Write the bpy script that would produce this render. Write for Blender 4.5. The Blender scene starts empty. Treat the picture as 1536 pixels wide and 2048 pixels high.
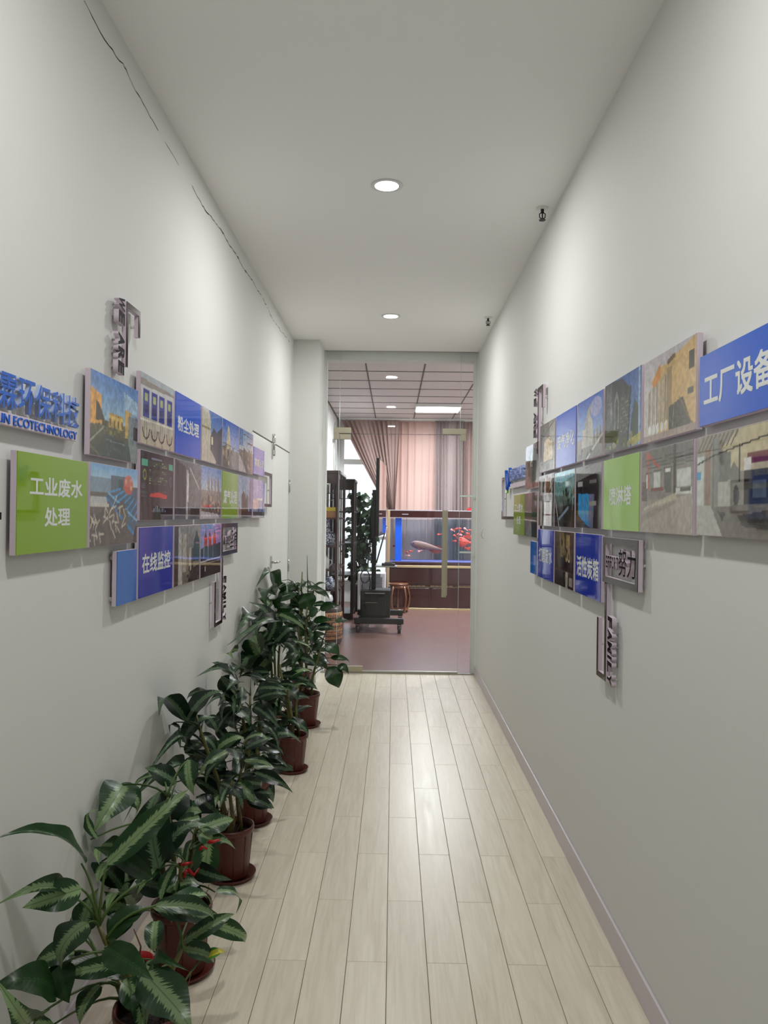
import bpy, bmesh, math, random
import numpy as np
from mathutils import Vector, Matrix
random.seed(7); np.random.seed(7)
S = bpy.context.scene
COL = S.collection
PI = math.pi

# ------------------------------------------------------------------ camera
F_PX = 1560.0
cam_data = bpy.data.cameras.new('camera')
cam = bpy.data.objects.new('camera', cam_data); COL.objects.link(cam)
cam_data.sensor_fit = 'VERTICAL'; cam_data.sensor_height = 24.0
cam_data.lens = F_PX / 2048.0 * 24.0
cam_data.clip_start = 0.05; cam_data.clip_end = 200
YAW, PITCH, ROLL = math.radians(0.7006), math.radians(0.2112), math.radians(0.75)
cam.matrix_world = (Matrix.Translation((0, 0, 1.65)) @ Matrix.Rotation(YAW, 4, 'Z')
                    @ Matrix.Rotation(PI/2 + PITCH, 4, 'X') @ Matrix.Rotation(ROLL, 4, 'Z'))
S.camera = cam

# ------------------------------------------------------------------ world, exposure
w = bpy.data.worlds.new('overcast_sky'); S.world = w; w.use_nodes = True
bg = w.node_tree.nodes['Background']
bg.inputs[0].default_value = (0.86, 0.93, 1.0, 1); bg.inputs[1].default_value = 2.3
S.view_settings.view_transform = 'Standard'; S.view_settings.look = 'None'
S.view_settings.exposure = 0.0; S.view_settings.gamma = 1.0
S.view_settings.use_curve_mapping = False
S.cycles.transparent_max_bounces = 32
LAMP_W = 20.8          # each corridor downlight
ROOM_LAMP_W = 42.0
PANEL_W = 160.0
TANK_W = 18.0

# ------------------------------------------------------------------ dimensions
XL, XR = -0.998, 0.870
ZC = 3.356
YG = 8.13              # glass front
YN = -2.6              # wall behind the camera
RX0, RX1 = -1.08, 4.0  # back room
RY0, RY1 = 8.30, 14.75
RZ = 3.45

# ------------------------------------------------------------------ helpers
def lin(c):
    return tuple((x/12.92 if x <= 0.04045 else ((x+0.055)/1.055)**2.4) for x in c)
def rgb(r, g, b):
    return lin((r/255, g/255, b/255)) + (1.0,)

def mat(name, col, rough=0.5, metal=0.0, spec=0.5, bump=0.0, bscale=40.0, var=0.0, vscale=6.0, coat=0.0,
        emit=None, estr=0.0, stretch=None, sheen=0.0, sub=0.0, trans=0.0):
    m = bpy.data.materials.new(name); m.use_nodes = True
    nt = m.node_tree; p = nt.nodes['Principled BSDF']
    p.inputs['Base Color'].default_value = col
    p.inputs['Roughness'].default_value = rough
    p.inputs['Metallic'].default_value = metal
    p.inputs['Specular IOR Level'].default_value = spec
    p.inputs['Coat Weight'].default_value = coat
    p.inputs['Coat Roughness'].default_value = 0.05
    if sheen: p.inputs['Sheen Weight'].default_value = sheen
    if trans: p.inputs['Transmission Weight'].default_value = trans
    if emit:
        p.inputs['Emission Color'].default_value = emit; p.inputs['Emission Strength'].default_value = estr
    if bump or var:
        tc = nt.nodes.new('ShaderNodeTexCoord'); mp = nt.nodes.new('ShaderNodeMapping')
        nt.links.new(tc.outputs['Object'], mp.inputs[0])
        if stretch: mp.inputs['Scale'].default_value = stretch
        if var:
            n = nt.nodes.new('ShaderNodeTexNoise'); n.inputs['Scale'].default_value = vscale
            n.inputs['Detail'].default_value = 4
            nt.links.new(mp.outputs[0], n.inputs['Vector'])
            mr = nt.nodes.new('ShaderNodeMapRange'); mr.inputs[3].default_value = 1-var; mr.inputs[4].default_value = 1+var
            nt.links.new(n.outputs['Fac'], mr.inputs[0])
            mx = nt.nodes.new('ShaderNodeVectorMath'); mx.operation = 'SCALE'
            mx.inputs[0].default_value = col[:3]
            nt.links.new(mr.outputs[0], mx.inputs['Scale']); nt.links.new(mx.outputs[0], p.inputs['Base Color'])
        if bump:
            n2 = nt.nodes.new('ShaderNodeTexNoise'); n2.inputs['Scale'].default_value = bscale
            n2.inputs['Detail'].default_value = 3
            nt.links.new(mp.outputs[0], n2.inputs['Vector'])
            b = nt.nodes.new('ShaderNodeBump'); b.inputs['Strength'].default_value = bump; b.inputs['Distance'].default_value = 0.01
            nt.links.new(n2.outputs['Fac'], b.inputs['Height']); nt.links.new(b.outputs[0], p.inputs['Normal'])
    return m

def bx(bm, x0, x1, y0, y1, z0, z1):
    vs = [bm.verts.new(v) for v in ((x0,y0,z0),(x1,y0,z0),(x1,y1,z0),(x0,y1,z0),(x0,y0,z1),(x1,y0,z1),(x1,y1,z1),(x0,y1,z1))]
    for f in ((3,2,1,0),(4,5,6,7),(0,1,5,4),(1,2,6,5),(2,3,7,6),(3,0,4,7)):
        bm.faces.new([vs[i] for i in f])

def tube(bm, pts, r, n=8, cap=True):
    pts = [Vector(p) for p in pts]; rs = r if isinstance(r, (list, tuple)) else [r]*len(pts)
    rings = []; prev = None
    for i, p in enumerate(pts):
        d = (pts[min(i+1, len(pts)-1)] - pts[max(i-1, 0)])
        d = d.normalized() if d.length > 1e-9 else Vector((0,0,1))
        a = prev if prev is not None else (Vector((1,0,0)) if abs(d.x) < .9 else Vector((0,1,0)))
        a = (a - d*a.dot(d)).normalized(); prev = a; b = d.cross(a)
        rings.append([bm.verts.new(p + (a*math.cos(2*PI*k/n) + b*math.sin(2*PI*k/n))*rs[i]) for k in range(n)])
    for i in range(len(rings)-1):
        for k in range(n):
            f = bm.faces.new((rings[i][k], rings[i][(k+1)%n], rings[i+1][(k+1)%n], rings[i+1][k])); f.smooth = n > 4
    if cap:
        bm.faces.new(rings[0][::-1]); bm.faces.new(rings[-1])

def lathe(bm, prof, n=32, c=(0,0,0), facet=0):
    rings = []
    for (r, z) in prof:
        ring = []
        for k in range(n):
            a = 2*PI*k/n
            ring.append(bm.verts.new((c[0]+r*math.cos(a), c[1]+r*math.sin(a), c[2]+z)))
        rings.append(ring)
    for i in range(len(rings)-1):
        for k in range(n):
            f = bm.faces.new((rings[i][k], rings[i][(k+1)%n], rings[i+1][(k+1)%n], rings[i+1][k])); f.smooth = not facet
    if prof[0][0] > 1e-4: bm.faces.new(rings[0][::-1])
    if prof[-1][0] > 1e-4: bm.faces.new(rings[-1])

def mesh_of(name, bm, m, bevel=0.0, seg=2):
    if bevel:
        bmesh.ops.bevel(bm, geom=list(bm.edges), offset=bevel, segments=seg, affect='EDGES', profile=0.6, clamp_overlap=True)
    me = bpy.data.meshes.new(name); bm.normal_update(); bm.to_mesh(me); bm.free()
    if m: me.materials.append(m)
    return me
def obj(name, data, m=None, parent=None, bevel=0.0, seg=2):
    if isinstance(data, bmesh.types.BMesh): data = mesh_of(name, data, m, bevel, seg)
    o = bpy.data.objects.new(name, data); COL.objects.link(o)
    if parent: o.parent = parent
    return o
def boxobj(name, b, m, parent=None, bevel=0.0, seg=1):
    bm = bmesh.new(); bx(bm, *b); return obj(name, bm, m, parent, bevel, seg)
def thing(name, label, cat, loc=(0,0,0), rz=0.0, group=None):
    o = bpy.data.objects.new(name, None); COL.objects.link(o); o.empty_display_size = 0.05
    o.location = loc; o.rotation_euler = (0,0,rz)
    o['label'] = label; o['category'] = cat
    if group: o['group'] = group
    return o
def tag(o, label, cat, group=None):
    o['label'] = label; o['category'] = cat
    if group: o['group'] = group
    return o
def struct(o): o['kind'] = 'structure'; return o
def sboxes(name, boxes, m, bevel=0.0):
    bm = bmesh.new()
    for b in boxes: bx(bm, *b)
    return struct(obj(name, bm, m, None, bevel, 1))
def new_bm(): return bmesh.new()

# ------------------------------------------------------------------ materials
M_wall = mat('wall_paint', rgb(219,220,217), rough=0.75, spec=0.25, bump=0.08, bscale=18, var=0.012, vscale=1.4)
M_ceil = mat('ceiling_paint', rgb(247,247,245), rough=0.85, spec=0.2, bump=0.05, bscale=14)
M_white = mat('white_paint', rgb(226,228,224), rough=0.45)
M_dark = mat('dark_gap', rgb(28,26,25), rough=0.9)
M_lilac = mat('lilac_pvc_edge', rgb(214,200,212), rough=0.55)
M_base = mat('lilac_grey_baseboard', rgb(200,192,198), rough=0.35, var=0.03)
M_alu = mat('brushed_aluminium', rgb(176,176,170), rough=0.35, metal=0.9, bump=0.03, bscale=200)
M_fit = mat('olive_satin_metal', rgb(176,170,150), rough=0.42, metal=0.6)
M_chrome = mat('chrome', rgb(205,205,205), rough=0.15, metal=1.0)
M_black = mat('black_plastic', rgb(22,23,25), rough=0.45)
M_blackm = mat('black_powder_coat', rgb(14,16,18), rough=0.5, bump=0.04, bscale=150)
M_wood_dark = mat('dark_rosewood', rgb(62,27,22), rough=0.3, var=0.35, vscale=5, stretch=(1,1,.15), coat=.3)
M_wood_black = mat('blackened_wood', rgb(36,26,26), rough=0.4, var=0.3, vscale=6, stretch=(1,1,.2))
M_maroon = mat('maroon_gloss_laminate', rgb(48,14,17), rough=0.16, coat=.6)
M_gold = mat('pale_gold_strip', rgb(178,158,122), rough=0.35, metal=0.3)
M_pot = mat('brown_red_plastic', rgb(84,31,23), rough=0.38, var=0.08, vscale=20)
M_soil = mat('potting_soil', rgb(34,25,20), rough=0.95, bump=1.0, bscale=120, var=.4, vscale=60)
M_cane = mat('plant_cane', rgb(92,92,44), rough=0.5, var=.35, vscale=14, stretch=(1,1,3))
M_petiole = mat('green_petiole', rgb(72,98,42), rough=0.42, var=.2, vscale=10)
M_petiole_dk = mat('dark_green_petiole', rgb(44,58,34), rough=0.5, var=.2, vscale=10)
M_twig = mat('dry_brown_twig', rgb(110,76,48), rough=0.8, var=.3, vscale=30)
M_redpl = mat('red_plastic', rgb(176,30,36), rough=0.35)
M_lens = mat('lamp_diffuser', (1,1,1,1), rough=0.5, emit=(1.0,0.985,0.96,1), estr=9.0)
M_panel_lens = mat('linear_light_diffuser', (1,1,1,1), rough=0.5, emit=(0.95,0.98,1.0,1), estr=9.0)
M_brown_acr = mat('dark_brown_acrylic', rgb(40,28,30), rough=0.10, spec=0.3)
M_black_acr = mat('black_acrylic_letter', rgb(20,18,20), rough=0.5, spec=0.05)
M_blue_acr = mat('blue_acrylic_letter', rgb(18,96,205), rough=0.25, spec=.3)
M_blue_side = mat('letter_side_pale_blue', rgb(170,186,222), rough=0.5)
M_txt = mat('white_print', rgb(226,230,228), rough=0.12)

def wave_print(name, c):   # flat acrylic print with the faint waviness of the sheet
    return mat(name, c, rough=0.035, spec=0.62, bump=0.10, bscale=2.2, stretch=(1,1,.35))
M_green = wave_print('lime_green_acrylic', rgb(132,168,28))
M_green2 = wave_print('light_lime_acrylic', rgb(142,190,62))
M_blue1 = wave_print('royal_blue_acrylic', rgb(36,96,212))
M_blue2 = wave_print('deep_blue_acrylic', rgb(22,54,172))
M_blue3 = wave_print('sky_blue_acrylic', rgb(14,104,198))

def photo_mat():
    m = bpy.data.materials.new('photo_print_acrylic'); m.use_nodes = True; nt = m.node_tree; p = nt.nodes['Principled BSDF']
    a = nt.nodes.new('ShaderNodeVertexColor'); a.layer_name = 'print'
    nt.links.new(a.outputs[0], p.inputs['Base Color'])
    p.inputs['Roughness'].default_value = 0.03; p.inputs['Specular IOR Level'].default_value = 0.62
    tc = nt.nodes.new('ShaderNodeTexCoord'); n = nt.nodes.new('ShaderNodeTexNoise'); n.inputs['Scale'].default_value = 2.2
    b = nt.nodes.new('ShaderNodeBump'); b.inputs['Strength'].default_value = .10; b.inputs['Distance'].default_value = 0.01
    nt.links.new(tc.outputs['Object'], n.inputs['Vector']); nt.links.new(n.outputs[0], b.inputs['Height']); nt.links.new(b.outputs[0], p.inputs['Normal'])
    return m
M_photo = photo_mat()

def tile_mat():
    m = bpy.data.materials.new('wood_look_floor_tile'); m.use_nodes = True; nt = m.node_tree; N = nt.nodes; L = nt.links
    p = N['Principled BSDF']; tc = N.new('ShaderNodeTexCoord'); oi = N.new('ShaderNodeObjectInfo')
    add = N.new('ShaderNodeVectorMath'); add.operation = 'ADD'
    sc = N.new('ShaderNodeVectorMath'); sc.operation = 'SCALE'; sc.inputs[0].default_value = (7.3, 31.0, 0); L.new(oi.outputs['Random'], sc.inputs['Scale'])
    L.new(tc.outputs['Object'], add.inputs[0]); L.new(sc.outputs[0], add.inputs[1])
    mp = N.new('ShaderNodeMapping'); mp.inputs['Scale'].default_value = (16, 1.1, 1); L.new(add.outputs[0], mp.inputs[0])
    n = N.new('ShaderNodeTexNoise'); n.inputs['Scale'].default_value = 2.0; n.inputs['Detail'].default_value = 6; n.inputs['Distortion'].default_value = 1.4
    L.new(mp.outputs[0], n.inputs['Vector'])
    mp2 = N.new('ShaderNodeMapping'); mp2.inputs['Scale'].default_value = (90, 3, 1); L.new(add.outputs[0], mp2.inputs[0])
    n2 = N.new('ShaderNodeTexNoise'); n2.inputs['Scale'].default_value = 2.0; L.new(mp2.outputs[0], n2.inputs['Vector'])
    cr = N.new('ShaderNodeValToRGB'); e = cr.color_ramp.elements
    e[0].position = .28; e[0].color = rgb(207,197,177); e[1].position = .74; e[1].color = rgb(225,217,199)
    L.new(n.outputs[0], cr.inputs[0])
    mr = N.new('ShaderNodeMapRange'); mr.inputs[3].default_value = .93; mr.inputs[4].default_value = 1.06; L.new(n2.outputs[0], mr.inputs[0])
    mr2 = N.new('ShaderNodeMapRange'); mr2.inputs[3].default_value = .95; mr2.inputs[4].default_value = 1.04; L.new(oi.outputs['Random'], mr2.inputs[0])
    mm = N.new('ShaderNodeMath'); mm.operation = 'MULTIPLY'; L.new(mr.outputs[0], mm.inputs[0]); L.new(mr2.outputs[0], mm.inputs[1])
    v = N.new('ShaderNodeVectorMath'); v.operation = 'SCALE'; L.new(cr.outputs[0], v.inputs[0]); L.new(mm.outputs[0], v.inputs['Scale'])
    L.new(v.outputs[0], p.inputs['Base Color'])
    p.inputs['Roughness'].default_value = .33; p.inputs['Specular IOR Level'].default_value = .5
    mr3 = N.new('ShaderNodeMapRange'); mr3.inputs[3].default_value = .25; mr3.inputs[4].default_value = .40; L.new(n.outputs[0], mr3.inputs[0]); L.new(mr3.outputs[0], p.inputs['Roughness'])
    return m
M_tile = tile_mat()
M_grout = mat('dark_grout', rgb(96,84,66), rough=0.9)

def backfloor_mat():
    m = bpy.data.materials.new('pinkish_brown_laminate'); m.use_nodes = True; nt = m.node_tree; N = nt.nodes; L = nt.links
    p = N['Principled BSDF']; tc = N.new('ShaderNodeTexCoord')
    mp = N.new('ShaderNodeMapping'); mp.inputs['Scale'].default_value = (3, 26, 1); L.new(tc.outputs['Object'], mp.inputs[0])
    n = N.new('ShaderNodeTexNoise'); n.inputs['Scale'].default_value = 2; n.inputs['Detail'].default_value = 6; L.new(mp.outputs[0], n.inputs['Vector'])
    cr = N.new('ShaderNodeValToRGB'); e = cr.color_ramp.elements
    e[0].position = .3; e[0].color = rgb(96,68,64); e[1].position = .75; e[1].color = rgb(134,103,98)
    L.new(n.outputs[0], cr.inputs[0]); L.new(cr.outputs[0], p.inputs['Base Color']); p.inputs['Roughness'].default_value = .3
    return m
M_backfloor = backfloor_mat()

def glass_mat(name='clear_glass', smear=0.010, tint=(0.985,0.993,0.99,1)):
    m = bpy.data.materials.new(name); m.use_nodes = True; nt = m.node_tree; N = nt.nodes; L = nt.links
    for n in list(N):
        if n.type != 'OUTPUT_MATERIAL': N.remove(n)
    out = [n for n in N if n.type == 'OUTPUT_MATERIAL'][0]
    tr = N.new('ShaderNodeBsdfTransparent'); tr.inputs[0].default_value = tint
    gl = N.new('ShaderNodeBsdfGlossy'); gl.inputs['Roughness'].default_value = 0.01
    lw = N.new('ShaderNodeLayerWeight'); lw.inputs[0].default_value = .5
    pw = N.new('ShaderNodeMath'); pw.operation = 'POWER'; pw.inputs[1].default_value = 5; L.new(lw.outputs['Facing'], pw.inputs[0])
    fr = N.new('ShaderNodeMath'); fr.operation = 'MULTIPLY_ADD'; fr.inputs[1].default_value = .96; fr.inputs[2].default_value = .018; L.new(pw.outputs[0], fr.inputs[0])
    mx = N.new('ShaderNodeMixShader'); L.new(fr.outputs[0], mx.inputs[0]); L.new(tr.outputs[0], mx.inputs[1]); L.new(gl.outputs[0], mx.inputs[2])
    if smear:
        di = N.new('ShaderNodeBsdfDiffuse'); di.inputs[0].default_value = (.85,.86,.88,1)
        tc = N.new('ShaderNodeTexCoord'); mp = N.new('ShaderNodeMapping'); mp.inputs['Scale'].default_value = (3.2, 1, .9)
        mp.inputs['Location'].default_value = (0.3, 0, 0.4)
        n = N.new('ShaderNodeTexNoise'); n.inputs['Scale'].default_value = 1.6; n.inputs['Detail'].default_value = 5; n.inputs['Distortion'].default_value = .6
        L.new(tc.outputs['Object'], mp.inputs[0]); L.new(mp.outputs[0], n.inputs['Vector'])
        mr = N.new('ShaderNodeMapRange'); mr.inputs[1].default_value = .42; mr.inputs[2].default_value = .78
        mr.inputs[3].default_value = smear*.25; mr.inputs[4].default_value = smear*2.4
        L.new(n.outputs[0], mr.inputs[0])
        m2 = N.new('ShaderNodeMixShader'); L.new(mr.outputs[0], m2.inputs[0]); L.new(mx.outputs[0], m2.inputs[1]); L.new(di.outputs[0], m2.inputs[2])
        L.new(m2.outputs[0], out.inputs[0])
    else: L.new(mx.outputs[0], out.inputs[0])
    return m
M_glass = glass_mat()
M_tankglass = glass_mat('tank_glass', 0.0, (0.93,0.96,0.98,1))
M_water = glass_mat('tank_water', 0.0, (0.74,0.80,0.86,1))
M_winglass = glass_mat('window_glass', 0.0, (.97,.98,1,1))
M_edge = mat('pale_green_glass_edge', rgb(190,206,200), rough=.3)

def fabric_mat(name, c, tl):
    m = bpy.data.materials.new(name); m.use_nodes = True; nt = m.node_tree; N = nt.nodes; L = nt.links
    p = N['Principled BSDF']; out = [n for n in N if n.type == 'OUTPUT_MATERIAL'][0]
    p.inputs['Base Color'].default_value = c; p.inputs['Roughness'].default_value = .85
    t = N.new('ShaderNodeBsdfTranslucent'); t.inputs[0].default_value = tl
    mx = N.new('ShaderNodeMixShader'); mx.inputs[0].default_value = .5
    L.new(p.outputs[0], mx.inputs[1]); L.new(t.outputs[0], mx.inputs[2]); L.new(mx.outputs[0], out.inputs[0])
    tc = N.new('ShaderNodeTexCoord'); mp = N.new('ShaderNodeMapping'); mp.inputs['Scale'].default_value = (60, 60, 4); L.new(tc.outputs['Object'], mp.inputs[0])
    n = N.new('ShaderNodeTexNoise'); n.inputs['Scale'].default_value = 3; L.new(mp.outputs[0], n.inputs[0])
    b = N.new('ShaderNodeBump'); b.inputs['Strength'].default_value = .15; L.new(n.outputs[0], b.inputs['Height']); L.new(b.outputs[0], p.inputs['Normal'])
    return m
M_curt = fabric_mat('taupe_curtain_cloth', rgb(176,154,148), rgb(156,120,112))
M_curt2 = fabric_mat('backlit_curtain_cloth', rgb(200,172,164), rgb(214,174,162))  # same fabric, with the daylight behind it put into the colour
M_curt3 = fabric_mat('fold_shaded_curtain_cloth', rgb(168,154,152), rgb(140,118,116))  # same fabric again, shade of the dense folds put into the colour

def leaf_mat(name, dark, light, spread, jag=.17):
    m = bpy.data.materials.new(name); m.use_nodes = True; nt = m.node_tree; N = nt.nodes; L = nt.links
    p = N['Principled BSDF']; out = [n for n in N if n.type == 'OUTPUT_MATERIAL'][0]
    uv = N.new('ShaderNodeUVMap'); uv.uv_map = 'UVMap'
    sp = N.new('ShaderNodeSeparateXYZ'); L.new(uv.outputs[0], sp.inputs[0])
    a = N.new('ShaderNodeMath'); a.operation = 'SUBTRACT'; a.inputs[1].default_value = .5; L.new(sp.outputs[0], a.inputs[0])
    ab = N.new('ShaderNodeMath'); ab.operation = 'ABSOLUTE'; L.new(a.outputs[0], ab.inputs[0])
    oi = N.new('ShaderNodeObjectInfo')
    # feathered border: stretched noise running outwards from the midrib
    cb = N.new('ShaderNodeCombineXYZ')
    s1 = N.new('ShaderNodeMath'); s1.operation = 'MULTIPLY_ADD'; s1.inputs[1].default_value = -12; L.new(ab.outputs[0], s1.inputs[0])
    vv = N.new('ShaderNodeMath'); vv.operation = 'MULTIPLY'; vv.inputs[1].default_value = 30; L.new(sp.outputs[1], vv.inputs[0]); L.new(vv.outputs[0], s1.inputs[2])
    rr = N.new('ShaderNodeMath'); rr.operation = 'MULTIPLY_ADD'; rr.inputs[1].default_value = 50; L.new(oi.outputs['Random'], rr.inputs[0]); L.new(s1.outputs[0], rr.inputs[2])
    L.new(rr.outputs[0], cb.inputs[0]); 
    sg = N.new('ShaderNodeMath'); sg.operation = 'SIGN'; L.new(a.outputs[0], sg.inputs[0]); L.new(sg.outputs[0], cb.inputs[1])
    n = N.new('ShaderNodeTexNoise'); n.inputs['Scale'].default_value = 1.0; n.inputs['Detail'].default_value = 3; L.new(cb.outputs[0], n.inputs['Vector'])
    th = N.new('ShaderNodeMath'); th.operation = 'MULTIPLY_ADD'; th.inputs[1].default_value = -jag*2; L.new(n.outputs[0], th.inputs[0]); L.new(ab.outputs[0], th.inputs[2])
    th2 = N.new('ShaderNodeMath'); th2.operation = 'ADD'; th2.inputs[1].default_value = jag; L.new(th.outputs[0], th2.inputs[0])
    mr = N.new('ShaderNodeMapRange'); mr.inputs[1].default_value = spread; mr.inputs[2].default_value = spread+.035
    mr.inputs[3].default_value = 1; mr.inputs[4].default_value = 0; L.new(th2.outputs[0], mr.inputs[0])
    # midrib
    mrib = N.new('ShaderNodeMapRange'); mrib.inputs[1].default_value = .006; mrib.inputs[2].default_value = .02; mrib.inputs[3].default_value = .55; mrib.inputs[4].default_value = 1.0
    L.new(ab.outputs[0], mrib.inputs[0])
    mx = N.new('ShaderNodeMix'); mx.data_type = 'RGBA'; mx.inputs[6].default_value = dark; mx.inputs[7].default_value = light
    L.new(mr.outputs[0], mx.inputs[0])
    hs = N.new('ShaderNodeHueSaturation'); mv = N.new('ShaderNodeMapRange'); mv.inputs[3].default_value = .72; mv.inputs[4].default_value = 1.3
    L.new(oi.outputs['Random'], mv.inputs[0]); L.new(mv.outputs[0], hs.inputs['Value']); L.new(mx.outputs[2], hs.inputs['Color'])
    sc = N.new('ShaderNodeVectorMath'); sc.operation = 'SCALE'; L.new(hs.outputs[0], sc.inputs[0]); L.new(mrib.outputs[0], sc.inputs['Scale'])
    L.new(sc.outputs[0], p.inputs['Base Color']); p.inputs['Roughness'].default_value = .32; p.inputs['Specular IOR Level'].default_value = .45
    t = N.new('ShaderNodeBsdfTranslucent'); L.new(sc.outputs[0], t.inputs[0])
    ms = N.new('ShaderNodeMixShader'); ms.inputs[0].default_value = .22; L.new(p.outputs[0], ms.inputs[1]); L.new(t.outputs[0], ms.inputs[2]); L.new(ms.outputs[0], out.inputs[0])
    # side veins relief
    wv = N.new('ShaderNodeMath'); wv.operation = 'MULTIPLY_ADD'; wv.inputs[1].default_value = -40
    v3 = N.new('ShaderNodeMath'); v3.operation = 'MULTIPLY'; v3.inputs[1].default_value = 90; L.new(sp.outputs[1], v3.inputs[0]); L.new(ab.outputs[0], wv.inputs[0]); L.new(v3.outputs[0], wv.inputs[2])
    sn = N.new('ShaderNodeMath'); sn.operation = 'SINE'; L.new(wv.outputs[0], sn.inputs[0])
    b = N.new('ShaderNodeBump'); b.inputs['Strength'].default_value = .03; b.inputs['Distance'].default_value = .004; L.new(sn.outputs[0], b.inputs['Height']); L.new(b.outputs[0], p.inputs['Normal'])
    return m
M_leafA = leaf_mat('variegated_leaf', rgb(30,64,32), rgb(128,154,108), .14, .26)
M_leafB = leaf_mat('dark_variegated_leaf', rgb(19,40,25), rgb(88,112,84), .09, .24)
M_leafC = leaf_mat('plain_green_leaf', rgb(26,58,24), rgb(42,78,34), .03)
M_leafY = leaf_mat('yellowing_leaf', rgb(70,130,36), rgb(206,196,50), .22)
M_leafT = leaf_mat('small_dark_tree_leaf', rgb(24,42,24), rgb(40,64,36), .05)
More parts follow.
